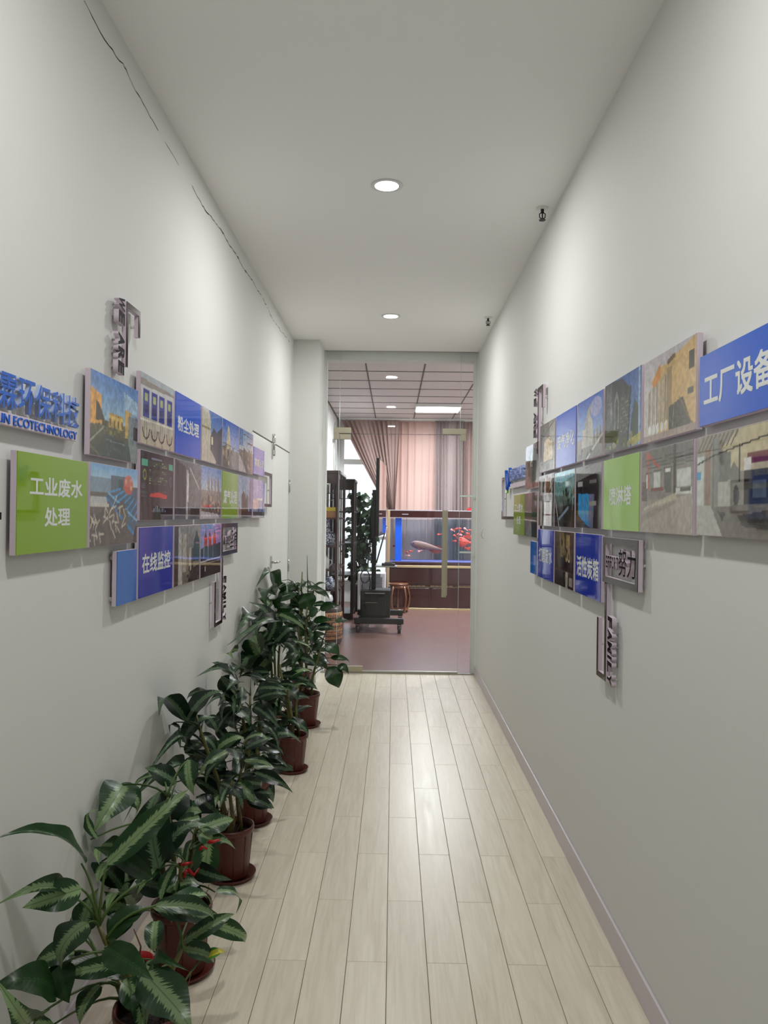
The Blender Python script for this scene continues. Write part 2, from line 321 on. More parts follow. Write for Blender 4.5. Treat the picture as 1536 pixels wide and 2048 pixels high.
LEAVES = {
 'A': [
  (-0.852,2.154,0.674,-0.975,1.945,0.85,0.045), (-0.835,2.114,0.623,-0.949,2.022,0.617,0.057), (-0.918,2.144,0.603,-0.975,1.949,0.693,0.038),
  (-0.816,2.115,0.531,-0.872,2.044,0.456,0.094), (-0.88,2.186,0.412,-0.975,2.118,0.398,0.052), (-0.788,2.172,0.662,-0.597,2.302,0.835,0.052),
  (-0.773,2.15,0.467,-0.679,2.238,0.518,0.057), (-0.668,2.203,0.531,-0.49,2.404,0.392,0.057), (-0.654,2.19,0.543,-0.5,2.295,0.459,0.042),
  (-0.759,2.088,0.478,-0.594,1.945,0.491,0.054), (-0.644,2.059,0.43,-0.484,1.93,0.379,0.085), (-0.728,2.134,0.361,-0.666,2.148,0.279,0.057),
  (-0.828,2.213,0.384,-0.931,2.087,0.394,0.057), (-0.868,2.026,0.392,-0.955,1.884,0.502,0.071), (-0.874,2.07,0.441,-0.819,1.994,0.391,0.057),
  (-0.801,2.168,0.33,-0.829,2.087,0.278,0.052), (-0.611,2.396,0.404,-0.432,2.499,0.276,0.042), (-0.896,2.273,0.428,-0.851,2.254,0.546,0.057),
  (-0.749,2.245,0.494,-0.781,2.176,0.439,0.052), (-0.894,2.293,0.387,-0.932,2.298,0.464,0.052), (-0.885,2.071,0.283,-0.883,1.963,0.379,0.042),
  (-0.697,2.226,0.37,-0.748,2.164,0.347,0.042), (-0.633,2.25,0.513,-0.524,2.354,0.494,0.042), (-0.92,1.989,0.336,-0.889,1.833,0.493,0.057),
  (-0.681,2.243,0.594,-0.844,2.23,0.694,0.038),
 ],
 'B': [
  (-0.975,2.776,0.672,-0.975,2.53,0.622,0.091), (-0.975,2.776,0.672,-0.895,2.797,0.566,0.061), (-0.86,2.94,0.649,-0.963,2.886,0.625,0.027),
  (-0.798,2.905,0.64,-0.907,2.886,0.704,0.055), (-0.759,2.918,0.722,-0.722,2.842,0.626,0.052), (-0.975,2.539,0.578,-0.975,2.471,0.71,0.024),
  (-0.975,2.718,0.468,-0.975,2.456,0.575,0.058), (-0.975,2.804,0.413,-0.941,2.728,0.298,0.073), (-0.792,2.684,0.422,-0.854,2.838,0.64,0.128),
  (-0.799,2.726,0.426,-0.675,2.769,0.559,0.091), (-0.68,2.794,0.513,-0.576,2.896,0.518,0.058), (-0.685,2.791,0.502,-0.631,2.807,0.472,0.043),
  (-0.647,2.783,0.476,-0.661,2.776,0.322,0.067), (-0.841,2.884,0.512,-0.774,2.996,0.58,0.091), (-0.781,2.874,0.498,-0.705,2.947,0.499,0.037),
  (-0.975,2.707,0.337,-0.975,2.535,0.474,0.058), (-0.975,2.812,0.226,-0.975,2.553,0.394,0.085), (-0.975,2.645,0.298,-0.91,2.745,0.237,0.067),
  (-0.777,2.717,0.324,-0.675,2.835,0.294,0.058), (-0.878,2.698,0.367,-0.796,2.785,0.297,0.067), (-0.803,2.707,0.288,-0.637,2.831,0.266,0.061),
  (-0.613,2.753,0.31,-0.533,2.847,0.214,0.037), (-0.975,2.639,0.461,-0.975,2.494,0.472,0.067), (-0.817,2.933,0.525,-0.709,2.934,0.527,0.067),
 ],
 'C': [
  (-0.975,3.529,0.698,-0.975,3.069,0.925,0.075), (-0.91,3.477,0.718,-0.773,3.508,0.858,0.098), (-0.942,3.519,0.615,-0.827,3.534,0.739,0.086),
  (-0.954,3.522,0.591,-0.975,3.113,0.656,0.04), (-0.964,3.513,0.433,-0.975,3.106,0.633,0.069), (-0.975,3.344,0.502,-0.975,2.905,0.608,0.029),
  (-0.928,3.512,0.566,-0.849,3.589,0.602,0.06), (-0.908,3.525,0.545,-0.901,3.53,0.377,0.06), (-0.877,3.517,0.491,-0.731,3.592,0.48,0.046),
  (-0.851,3.556,0.449,-0.65,3.633,0.416,0.037), (-0.773,3.519,0.434,-0.641,3.438,0.358,0.075), (-0.693,3.525,0.428,-0.604,3.483,0.359,0.063),
  (-0.861,3.462,0.385,-0.746,3.434,0.319,0.075), (-0.81,3.575,0.52,-0.712,3.671,0.527,0.049), (-0.861,3.56,0.286,-0.96,3.54,0.24,0.086),
  (-0.801,3.612,0.555,-0.686,3.62,0.614,0.063), (-0.888,3.625,0.621,-0.802,3.617,0.53,0.052), (-0.975,3.595,0.639,-0.975,3.472,0.628,0.052),
  (-0.848,3.619,0.812,-0.956,3.604,0.787,0.043), (-0.863,3.666,0.693,-0.81,3.645,0.628,0.052), (-0.868,3.669,0.549,-0.811,3.632,0.531,0.04),
  (-0.975,3.573,0.657,-0.975,3.371,0.719,0.017),
 ],
 'D': [
  (-0.9,4.187,0.743,-0.975,3.935,0.872,0.054), (-0.833,4.17,0.612,-0.735,4.087,0.554,0.081), (-0.802,4.153,0.589,-0.888,4.15,0.521,0.058),
  (-0.749,4.194,0.621,-0.605,4.204,0.545,0.061), (-0.808,4.16,0.472,-0.711,4.183,0.502,0.061), (-0.711,4.188,0.48,-0.615,4.181,0.483,0.037),
  (-0.684,4.189,0.439,-0.484,4.172,0.454,0.061), (-0.73,4.179,0.427,-0.641,4.185,0.373,0.081), (-0.737,4.156,0.265,-0.606,4.154,0.119,0.095),
  (-0.772,4.197,0.285,-0.68,4.136,0.306,0.054), (-0.938,4.298,0.746,-0.868,4.307,0.648,0.081), (-0.946,4.28,0.604,-0.874,4.234,0.651,0.068),
  (-0.863,4.294,0.504,-0.784,4.24,0.581,0.068), (-0.802,4.198,0.448,-0.935,4.183,0.382,0.068), (-0.754,4.244,0.339,-0.836,4.243,0.276,0.075),
  (-0.911,4.328,0.381,-0.975,4.304,0.296,0.075), (-0.796,4.285,0.361,-0.722,4.304,0.272,0.075),
 ],
 'E': [
  (-0.748,4.993,0.118,-0.606,4.92,0.03,0.122), (-0.698,5.035,0.188,-0.609,4.921,0.094,0.073), (-0.812,5.033,0.097,-0.77,4.979,0.053,0.073),
  (-0.708,5.029,0.354,-0.544,5.033,0.298,0.053), (-0.74,5.033,0.262,-0.64,5.014,0.326,0.073), (-0.816,5.033,0.433,-0.712,4.986,0.486,0.073),
  (-0.668,5.02,0.512,-0.591,4.996,0.461,0.082), (-0.859,5.034,0.563,-0.662,5.032,0.542,0.073), (-0.76,5.108,0.257,-0.843,5.112,0.189,0.082),
  (-0.737,5.082,0.133,-0.637,5.073,0.17,0.073), (-0.787,5.116,0.355,-0.868,5.109,0.264,0.09), (-0.762,5.132,0.134,-0.677,5.119,0.214,0.082),
 ],
 'G': [
  (-0.916,5.478,0.813,-0.975,5.344,1.043,0.111), (-0.975,5.419,0.761,-0.975,4.692,0.965,0.081), (-0.975,5.214,0.689,-0.975,4.96,0.862,0.121),
  (-0.975,4.744,0.809,-0.975,4.502,0.834,0.061), (-0.975,5.121,0.602,-0.855,5.49,0.661,0.111), (-0.931,5.517,0.685,-0.754,5.485,0.724,0.071),
  (-0.975,5.193,0.969,-0.975,4.909,0.943,0.101), (-0.915,5.528,0.907,-0.783,5.468,0.816,0.081), (-0.814,5.477,0.744,-0.708,5.51,0.852,0.091),
  (-0.975,4.977,0.622,-0.975,4.547,0.743,0.101), (-0.967,5.596,0.846,-0.975,5.203,0.844,0.111), (-0.887,5.617,0.782,-0.95,5.565,0.707,0.111),
  (-0.975,5.319,0.67,-0.975,4.836,0.704,0.101), (-0.88,5.588,0.622,-0.968,5.627,0.49,0.121), (-0.965,5.595,0.702,-0.865,5.624,0.616,0.111),
  (-0.975,5.521,0.897,-0.933,5.63,0.966,0.071),
 ],
 'F': [
  (-0.649,6.081,0.866,-0.565,6.072,0.907,0.09), (-0.567,6.1,0.904,-0.421,6.087,0.947,0.056), (-0.786,6.103,0.833,-0.642,6.132,0.752,0.078),
  (-0.618,6.113,0.812,-0.468,6.06,0.832,0.05), (-0.448,6.089,0.815,-0.337,6.104,0.823,0.056), (-0.593,6.099,0.758,-0.438,6.117,0.752,0.056),
  (-0.636,6.099,0.623,-0.523,6.066,0.73,0.112), (-0.747,6.085,0.657,-0.683,6.128,0.539,0.078), (-0.613,6.091,0.58,-0.515,6.121,0.643,0.123),
  (-0.516,6.129,0.62,-0.406,6.11,0.546,0.09), (-0.792,6.011,0.536,-0.558,6.009,0.474,0.078), (-0.735,6.089,0.511,-0.897,6.133,0.433,0.056),
  (-0.478,6.098,0.525,-0.323,6.133,0.504,0.05), (-0.566,6.088,0.503,-0.48,6.129,0.474,0.09), (-0.49,6.117,0.454,-0.403,6.109,0.288,0.112),
  (-0.421,6.097,0.47,-0.329,6.071,0.42,0.056), (-0.746,6.016,0.381,-0.565,5.989,0.312,0.078), (-0.797,6.11,0.765,-0.846,6.071,0.669,0.101),
  (-0.691,6.175,0.7,-0.59,6.172,0.793,0.101), (-0.729,6.219,0.602,-0.813,6.174,0.517,0.101), (-0.663,6.224,0.762,-0.749,6.19,0.674,0.112),
 ],
 'H': [
  (-0.975,6.367,1.006,-0.975,5.644,1.192,0.081), (-0.975,6.819,0.955,-0.975,6.475,1.102,0.055), (-0.975,7.045,0.939,-0.776,7.115,0.994,0.068),
  (-0.975,6.956,0.909,-0.799,7.092,0.95,0.055), (-0.975,5.94,1.026,-0.975,5.426,1.039,0.104), (-0.975,6.011,0.986,-0.975,6.229,0.894,0.098),
  (-0.917,7.107,0.868,-0.811,7.106,0.752,0.111), (-0.812,7.098,0.923,-0.746,7.105,0.767,0.143), (-0.975,7.059,0.795,-0.883,7.053,0.745,0.085),
  (-0.975,6.613,0.897,-0.888,7.08,0.872,0.104), (-0.975,6.964,0.832,-0.975,6.383,0.828,0.104), (-0.896,7.146,0.838,-0.765,7.167,0.745,0.117),
  (-0.975,6.156,0.902,-0.975,6.627,0.749,0.117), (-0.927,7.091,0.753,-0.822,7.1,0.662,0.117), (-0.975,6.627,0.749,-0.975,6.029,0.762,0.13),
  (-0.975,6.979,0.676,-0.875,7.114,0.581,0.13),
 ],
}
# ================================================================== STRUCTURE
T = 0.12
sboxes('wall_left', [(XL-T, XL, YN, 5.47, 0, ZC), (XL-T, XL, 5.47, 7.43, 2.235, ZC), (XL-T, XL, 7.43, YG+.02, 0, ZC)], M_wall)
sboxes('wall_right', [(XR, XR+T, YN, RY0, 0, ZC)], M_wall)
sboxes('wall_near', [(XL-T, XR+T, YN-T, YN, 0, ZC)], M_wall)
sboxes('ceiling', [(XL-T, XR+T, YN, RY0-.15, ZC, ZC+.1)], M_ceil)
floor = sboxes('floor', [(XL-T, XR+T, YN-T, YG+.02, -0.12, -0.0045)], M_grout)
sboxes('wall_end', [(XL-T, -0.740, 7.62, YG+.02, 0, ZC), (RX0-T, -0.715, YG+.02, RY0, 0, RZ+.1), (0.828, RX1+T, YG+.02, RY0, 0, RZ+.1), (-0.715, 0.828, YG+.02, RY0, 3.262, RZ+.1)], M_wall)
# back room shell
sboxes('floor_back_room', [(RX0-T, RX1+T, YG+.02, RY1+.2, -0.12, 0.0)], M_backfloor)
sboxes('wall_back_left', [(RX0-T, RX0, RY0, RY1, 0, RZ+.1)], M_wall)
sboxes('wall_back_right', [(RX1, RX1+T, RY0, RY1, 0, RZ+.1)], M_wall)
sboxes('wall_far', [(RX0-T, RX1+T, RY1, RY1+.2, 0, 0.45), (RX0-T, RX1+T, RY1, RY1+.2, 3.25, RZ+.1), (RX0-T, -1.02, RY1, RY1+.2, .45, 3.25), (3.1, RX1+T, RY1, RY1+.2, .45, 3.25)], M_wall)
# floor tiles of the corridor, each a piece
_tc = {}
def floor_tile(x0, x1, y0, y1):
    wd, ln = round(x1-x0-.0018, 4), round(y1-y0-.0018, 4)
    if (wd, ln) not in _tc:
        bm = new_bm(); bx(bm, -wd/2, wd/2, -ln/2, ln/2, -0.008, 0)
        bmesh.ops.bevel(bm, geom=[e for e in bm.edges if all(v.co.z > -.001 for v in e.verts)], offset=.0012, segments=1, affect='EDGES')
        _tc[(wd, ln)] = mesh_of('floor_tile', bm, M_tile)
    o = obj('floor_tile', _tc[(wd, ln)], None, floor); o.location = ((x0+x1)/2, (y0+y1)/2, 0)
TW, TL, TX0 = 0.1483, 0.9190, -0.004
for k in range(-7, 6):
    a, b = max(XL, TX0+k*TW), min(XR, TX0+(k+1)*TW)
    if k == 5: b = XR
    y = 3.343 if k % 2 == 0 else 2.885
    while y > 0.6: y -= TL
    while y < YG-.02:
        y2 = min(y+TL, YG+.015); floor_tile(a, b, y, y2); y += TL
# first stretch behind the camera: same tiles, larger slab
sboxes('floor_near', [(XL, XR, YN, 0.0, -0.004, -0.001)], M_tile)
# baseboards
def baseboard(name, x0, x1, y0, y1):
    bm = new_bm(); bx(bm, x0, x1, y0, y1, 0, .1)
    return struct(obj(name, bm, M_base, None, .004, 2))
baseboard('baseboard_right', XR-.012, XR, YN, YG-.02)
baseboard('baseboard_left', XL, XL+.012, YN, 5.44)
# trims: raised plaster seam around the glass wall
sboxes('trim_1', [(-0.740, -0.728, YG-.012, YG+.02, 0, ZC)], M_white)
sboxes('trim_2', [(0.858, XR, YG-.012, YG+.02, 0, ZC)], M_white)
# plaster crack below the ceiling of the left wall
pts = [(2.444,3.263),(2.579,3.244),(2.66,3.252),(2.728,3.253),(2.80,3.264),(2.831,3.262),(2.902,3.247),(2.995,3.244),(3.05,3.241),(3.113,3.238),(3.22,3.233)]
pts2 = [(3.319,3.23),(3.42,3.229),(3.528,3.228)]
pts3 = [(3.766,3.233),(3.9,3.222),(4.027,3.219),(4.2,3.238),(4.439,3.251),(4.644,3.246),(4.78,3.256),(4.915,3.25),(5.06,3.242),(5.203,3.25),(5.387,3.262),(5.58,3.252),(5.777,3.263),(5.9,3.25),(6.056,3.245),(6.18,3.228),(6.31,3.219),(6.45,3.226),(6.64,3.237),(6.8,3.226),(6.9,3.252),(7.0,3.243),(7.15,3.27),(7.3,3.262)]
wl = bpy.data.objects['wall_left']
bm = new_bm()
rnd = random.Random(3)
for L_, wd in ((pts, .0028), (pts2, .0015), (pts3, .0036)):
    fine = []
    for (a, b) in zip(L_[:-1], L_[1:]):
        n = max(2, int((b[0]-a[0])/.03))
        for i in range(n): t = i/n; fine.append((a[0]+(b[0]-a[0])*t, a[1]+(b[1]-a[1])*t + rnd.uniform(-.004,.004)))
    fine.append(L_[-1]); prev = None
    for i, (y, z) in enumerate(fine):
        h_ = wd*rnd.uniform(.3, 1.0)*(2.0 if (L_ is pts3 and rnd.random() < .12) else 1)
        cur = (bm.verts.new((XL+.0006, y, z-h_)), bm.verts.new((XL+.0006, y, z+h_)))
        if prev and not (L_ is pts3 and y > 5.4 and rnd.random() < .25): bm.faces.new((prev[0], cur[0], cur[1], prev[1]))
        prev = cur
obj('crack', bm, M_dark, wl)
# ------------------------------------------------ double door flush in the left wall
door = thing('door_1', 'flush white double door in the left wall beyond the pictures', 'door'); door['kind'] = 'structure'
for (y0, y1) in ((5.474, 6.417), (6.423, 7.424)):
    boxobj('door_leaf', (XL-.045, XL-.004, y0, y1, .006, 2.226), M_white, door, .002)
bm = new_bm(); bx(bm, XL-.05, XL-.046, 5.47, 7.43, 0, 2.235); obj('rebate', bm, M_dark, door)
bm = new_bm(); bx(bm, XL-.004, XL+.004, 6.35, 6.40, 2.10, 2.30); bx(bm, XL+.004, XL+.024, 6.36, 6.39, 2.13, 2.17); bx(bm, XL+.004, XL+.024, 6.36, 6.39, 2.23, 2.27)
tube(bm, [(XL+.014,6.375,2.12),(XL+.014,6.375,2.30)], .008)
obj('bolt_latch', bm, M_chrome, door)
bm = new_bm(); bx(bm, XL-.004, XL+.006, 6.36, 6.40, 1.20, 1.30); tube(bm, [(XL+.004,6.38,1.25),(XL+.05,6.38,1.25)], .010, 12)
tube(bm, [(XL+.05,6.375,1.25),(XL+.052,6.50,1.247)], [.010,.008], 10); obj('door_handle', bm, M_chrome, door)
for z in (1.85, 1.1):
    bm = new_bm(); tube(bm, [(XL+.004,7.427,z),(XL+.004,7.427,z+.12)], .007, 10); obj('hinge', bm, M_chrome, door)

# ------------------------------------------------ glass wall and glass door
gw = thing('glass_partition', 'frameless clear glass screen with transom and two sidelights closing the corridor', 'glass wall'); gw['kind'] = 'structure'
G0, G1 = YG-.012, YG
boxobj('transom_pane', (-.572, .681, G0, G1, 2.492, 3.352), M_glass, gw)
boxobj('sidelight_pane', (-.738, -.578, G0, G1, .012, 3.352), M_glass, gw)
boxobj('sidelight_pane', (.687, .868, G0, G1, .012, 3.352), M_glass, gw)
for x in (-.575, .684):
    boxobj('glass_edge', (x-.0018, x+.0018, G0-.001, G1+.001, .012, 3.352), M_edge, gw)
boxobj('glass_edge', (-.575, .684, G0-.001, G1+.001, 2.4885, 2.4920), mat('dark_glass_edge', rgb(70,74,72), rough=.3), gw)
bm = new_bm(); bx(bm, -.74, .87, G0-.006, G1+.006, 0, .012); bx(bm, -.74, .87, G0-.004, G1+.004, 3.350, 3.356); obj('channel', bm, M_alu, gw, .001, 1)
bm = new_bm()
for z in (1.857, 1.272): bx(bm, .69, .845, G0-.004, G0-.0005, z-.009, z+.009)
obj('tape_strip', bm, mat('frosted_tape', rgb(206,220,212), rough=.6), gw)
# patch fittings
bm = new_bm(); bx(bm, -.635, -.455, G0-.010, G1+.010, 2.495, 2.555); bx(bm, -.635, -.582, G0-.010, G1+.010, 2.43, 2.4949); obj('patch_fitting', bm, M_fit, gw, .003, 2)
bm = new_bm(); bx(bm, .503, .745, G0-.010, G1+.010, 2.495, 2.555); bx(bm, .690, .745, G0-.010, G1+.010, 2.425, 2.4949); obj('patch_fitting', bm, M_fit, gw, .003, 2)
gd = thing('door_2', 'clear glass swing door with a tall flat pull handle', 'door'); gd['kind'] = 'structure'
boxobj('door_pane', (-.5725, .6815, G0, G1, .026, 2.487), M_glass, gd)
boxobj('top_patch', (-.572, -.455, G0-.010, G1+.010, 2.43, 2.487), M_fit, gd, .003)
boxobj('bottom_rail', (-.572, -.30, G0-.012, G1+.012, .014, .075), M_fit, gd, .003)
bm = new_bm(); bx(bm, -.36, .684, G0-.008, G1+.008, .014, .028); obj('sweep_strip', bm, M_alu, gd, .001, 1)
bm = new_bm(); bx(bm, .512, .546, G0-.060, G0-.048, .825, 1.705); bx(bm, .546, .562, G0-.060, G0-.056, .825, 1.705); bx(bm, .512, .562, G1+.048, G1+.058, .795, 1.705)
for z in (1.02, 1.52): tube(bm, [(.53, G0-.05, z), (.53, G1+.05, z)], .009, 12)
obj('door_handle', bm, M_fit, gd, .0015, 1)

# ------------------------------------------------ far window
wn = thing('window_1', 'wide white framed window behind the curtains of the far room', 'window'); wn['kind'] = 'structure'
bm = new_bm(); fy0, fy1 = RY1+.03, RY1+.09
for b in ((-1.02, 3.1, .45, .53), (-1.02, 3.1, 3.17, 3.25), (-1.02, 3.1, 2.60, 2.70), (-1.02, 3.1, 1.18, 1.24)):
    bx(bm, b[0], b[1], fy0, fy1, b[2], b[3])
obj('transom_bar', bm, M_white, wn, .004, 1)
bm = new_bm()
for x in (-1.02, -.02, 1.0, 2.0, 3.02): bx(bm, x, x+.07, fy0-.005, fy1, .45, 3.25)
obj('mullion', bm, M_white, wn, .004, 1)
for i in range(4): boxobj('pane', (-.95+1.02*i, -.02+1.02*i, fy0+.02, fy0+.026, .53, 3.17), M_winglass, wn)
boxobj('window_sill', (-1.06, 3.14, RY1-.14, RY1+.1, .41, .45), M_white, wn, .004)
sboxes('ground_outside', [(-30, 30, RY1+.2, 60, -.5, -.2)], mat('pale_concrete_yard', rgb(190,188,182), rough=.9, var=.1, vscale=2))

# ------------------------------------------------ suspended ceiling of the far room
bc = struct(boxobj('ceiling_back_room', (RX0, RX1, RY0, RY1, RZ+.02, RZ+.1), mat('dark_ceiling_groove', rgb(84,80,78), rough=.9)))
M_ct = mat('off_white_ceiling_tile', rgb(214,206,204), rough=.8, bump=.05, bscale=60)
ctm = {}
xs = [RX0]+[-.355+.71*k for k in range(-1, 7) if RX0 < -.355+.71*k < RX1]+[RX1]
ys = [RY0]+[8.40+.68*k for k in range(0, 10) if RY0+.05 < 8.40+.68*k < RY1-.1]+[RY1]
for i in range(len(xs)-1):
    for j in range(len(ys)-1):
        wd, ln = round(xs[i+1]-xs[i]-.018, 3), round(ys[j+1]-ys[j]-.018, 3)
        if wd < .03 or ln < .03: continue
        if (wd, ln) not in ctm:
            bm = new_bm(); bx(bm, -wd/2, wd/2, -ln/2, ln/2, 0, .02); ctm[(wd, ln)] = mesh_of('ceiling_tile', bm, M_ct)
        o = obj('ceiling_tile', ctm[(wd, ln)], None, bc); o.location = ((xs[i]+xs[i+1])/2, (ys[j]+ys[j+1])/2, RZ)

M_grid = mat('dark_grid_bar', rgb(96,92,90), rough=.7)
for x_ in xs[1:-1]: boxobj('grid_bar', (x_-.006, x_+.006, RY0, RY1, RZ-.006, RZ+.02), M_grid, bc)
for y_ in ys[1:-1]: boxobj('grid_bar', (RX0, RX1, y_-.005, y_+.005, RZ-.0065, RZ+.0195), M_grid, bc)
# ================================================================== LAMPS
def area(name, loc, sx, sy, watts, col, parent, spread=PI, shape='RECTANGLE'):
    ld = bpy.data.lights.new(name, 'AREA'); ld.shape = shape; ld.size = sx
    if shape == 'RECTANGLE': ld.size_y = sy
    ld.energy = watts; ld.color = col; ld.spread = spread
    o = bpy.data.objects.new(name, ld); COL.objects.link(o); o.parent = parent; o.location = loc
    return o
def downlight(x, y, z, watts, label, group, r=.068, spread=PI):
    t = thing('downlight', label, 'ceiling light', (x, y, z), 0, group)
    bm = new_bm(); lathe(bm, [(r, 0), (r+.012, 0), (r+.014, -.004), (r+.006, -.007), (r, -.005)], 40); obj('trim_ring', bm, M_white, t)
    bm = new_bm(); lathe(bm, [(r, -.001), (r*.97, -.0045), (r*.6, -.0075), (0.0001, -.0085)], 40); obj('diffuser', bm, M_lens, t)
    area('lamp', (0, 0, -.016), 2*r, 0, watts, (1.0, .99, .965), t, spread, 'DISK')
    return t
downlight(-.057, 4.03, ZC, LAMP_W, 'larger of the two round downlights in the corridor ceiling, the nearer one', 'corridor downlights')
downlight(-.045, 6.68, ZC, LAMP_W, 'smaller corridor downlight, the one nearest the glass door', 'corridor downlights')
downlight(-.06, 1.38, ZC, LAMP_W, 'corridor downlight overhead, out of the picture above the camera', 'corridor downlights')
t = thing('linear_ceiling_light', 'bright white rectangular ceiling light in front of the curtains', 'ceiling light', (.71, 12.9, RZ))
bm = new_bm(); bx(bm, -.37, .37, -.33, .33, -.05, 0); obj('housing', bm, M_white, t, .006, 2)
bm = new_bm(); bx(bm, -.355, .355, -.315, .315, -.056, -.0505); obj('diffuser', bm, M_panel_lens, t)
area('lamp', (0, 0, -.06), .7, .62, PANEL_W, (.94, .98, 1.0), t)
# unseen fill light added to the right so the room is lit evenly
t = thing('linear_ceiling_light', 'added fill light, unseen, further right in the far room', 'ceiling light', (2.84, 10.9, RZ))
bm = new_bm(); bx(bm, -.37, .37, -.33, .33, -.05, 0); obj('housing', bm, M_white, t, .006, 2)
bm = new_bm(); bx(bm, -.355, .355, -.315, .315, -.056, -.0505); obj('diffuser', bm, M_panel_lens, t)
area('lamp', (0, 0, -.06), .7, .62, PANEL_W, (.94, .98, 1.0), t)
# sprinklers
def sprinkler(x, y, label):
    t = thing('sprinkler_head', label, 'sprinkler', (x, y, ZC))
    bm = new_bm(); lathe(bm, [(.034, 0), (.032, -.004), (.015, -.008), (.0001, -.008)], 24); obj('escutcheon', bm, M_white, t)
    bm = new_bm(); tube(bm, [(0,0,-.005),(0,0,-.026)], .009, 12)
    for s in (-1, 1): tube(bm, [(0,0,-.024),(s*.016,0,-.034),(s*.015,0,-.052),(0,0,-.066)], .0032, 8)
    tube(bm, [(0,0,-.028),(0,0,-.062)], .004, 8); obj('frame', bm, M_black, t)
    bm = new_bm(); lathe(bm, [(.018, -.066), (.018, -.069)], 16); obj('deflector', bm, M_black, t)
sprinkler(.80, 4.31, 'dark fire sprinkler under the ceiling beside the nearer downlight')
sprinkler(.79, 6.70, 'dark fire sprinkler under the ceiling nearer the glass door')
t = thing('wall_hook', 'small pale oval wall fitting on the right wall by the glass', 'wall fitting')
bm = new_bm(); bx(bm, XR-.006, XR, 7.455, 7.53, 1.42, 1.545); obj('plate', bm, M_white, t, .005, 2)
bm = new_bm(); tube(bm, [(XR-.008,7.49,1.53),(XR-.024,7.475,1.50),(XR-.026,7.49,1.46),(XR-.008,7.49,1.435)], .004, 8); obj('loop', bm, M_chrome, t)
# ================================================================== WALL PICTURES
MATL = Matrix(((0,0,1,0),(1,0,0,0),(0,1,0,0),(0,0,0,1)))       # local x->+Y, y->+Z, z->+X (left wall)
MATR = Matrix(((0,0,-1,0),(-1,0,0,0),(0,1,0,0),(0,0,0,1)))     # local x->-Y, y->+Z, z->-X (right wall)
FRONT = .032; BACK = .014
def wall_thing(name, side, y0, y1, z0, z1, label, cat, group=None):
    t = thing(name, label, cat, (0,0,0), 0, group)
    yc, zc = (y0+y1)/2, (z0+z1)/2
    if side == 'L': t.matrix_world = Matrix.Translation((XL, yc, zc)) @ MATL
    else: t.matrix_world = Matrix.Translation((XR, yc, zc)) @ MATR
    return t, abs(y1-y0), z1-z0

_fc = bpy.data.curves.new('lettering', 'FONT')
_fo = bpy.data.objects.new('lettering_source', _fc); COL.objects.link(_fo)
def text_mesh(body, width, height, m, depth=.0004, bold=.0, shear=0.0, spacing=1.0, side_m=None, name='lettering', flat=False):
    _fc.body = body; _fc.offset = 0 if flat else bold; _fc.shear = shear; _fc.space_character = spacing; _fc.extrude = 0 if flat else .05; _fc.resolution_u = 4
    _fc.space_line = 1.15; _fc.align_x = 'CENTER'
    bpy.context.view_layer.update()
    dg = bpy.context.evaluated_depsgraph_get()
    me = bpy.data.meshes.new_from_object(_fo.evaluated_get(dg))
    me.name = name
    if flat and bold:      # heavier strokes: the flat glyphs doubled a hair apart
        bmt = bmesh.new()
        for q, (dx, dy) in enumerate(((-bold, -bold), (bold, -bold), (-bold, bold), (bold, bold), (0, 0))):
            k0 = len(bmt.verts); bmt.from_mesh(me); bmt.verts.ensure_lookup_table()
            for v in bmt.verts[k0:]: v.co.x += dx; v.co.y += dy; v.co.z = .012*q
        bmt.to_mesh(me); bmt.free()
    n = len(me.vertices); co = np.empty(n*3, dtype=np.float32); me.vertices.foreach_get('co', co); co = co.reshape(-1,3)
    lo, hi = co.min(0), co.max(0); ctr = (lo+hi)/2
    sx = width/(hi[0]-lo[0]) if width else height/(hi[1]-lo[1]); sy = height/(hi[1]-lo[1]) if height else sx
    co = (co-ctr)*np.array([sx, sy, depth/.1]); co[:,2] += (depth if flat else depth/2)
    me.vertices.foreach_set('co', co.astype(np.float32).ravel()); me.update()
    me.materials.clear(); me.materials.append(m)
    if side_m:
        me.materials.append(side_m)
        for p in me.polygons:
            if abs(p.normal.z) < .5 or p.normal.z < 0: p.material_index = 1
    return me

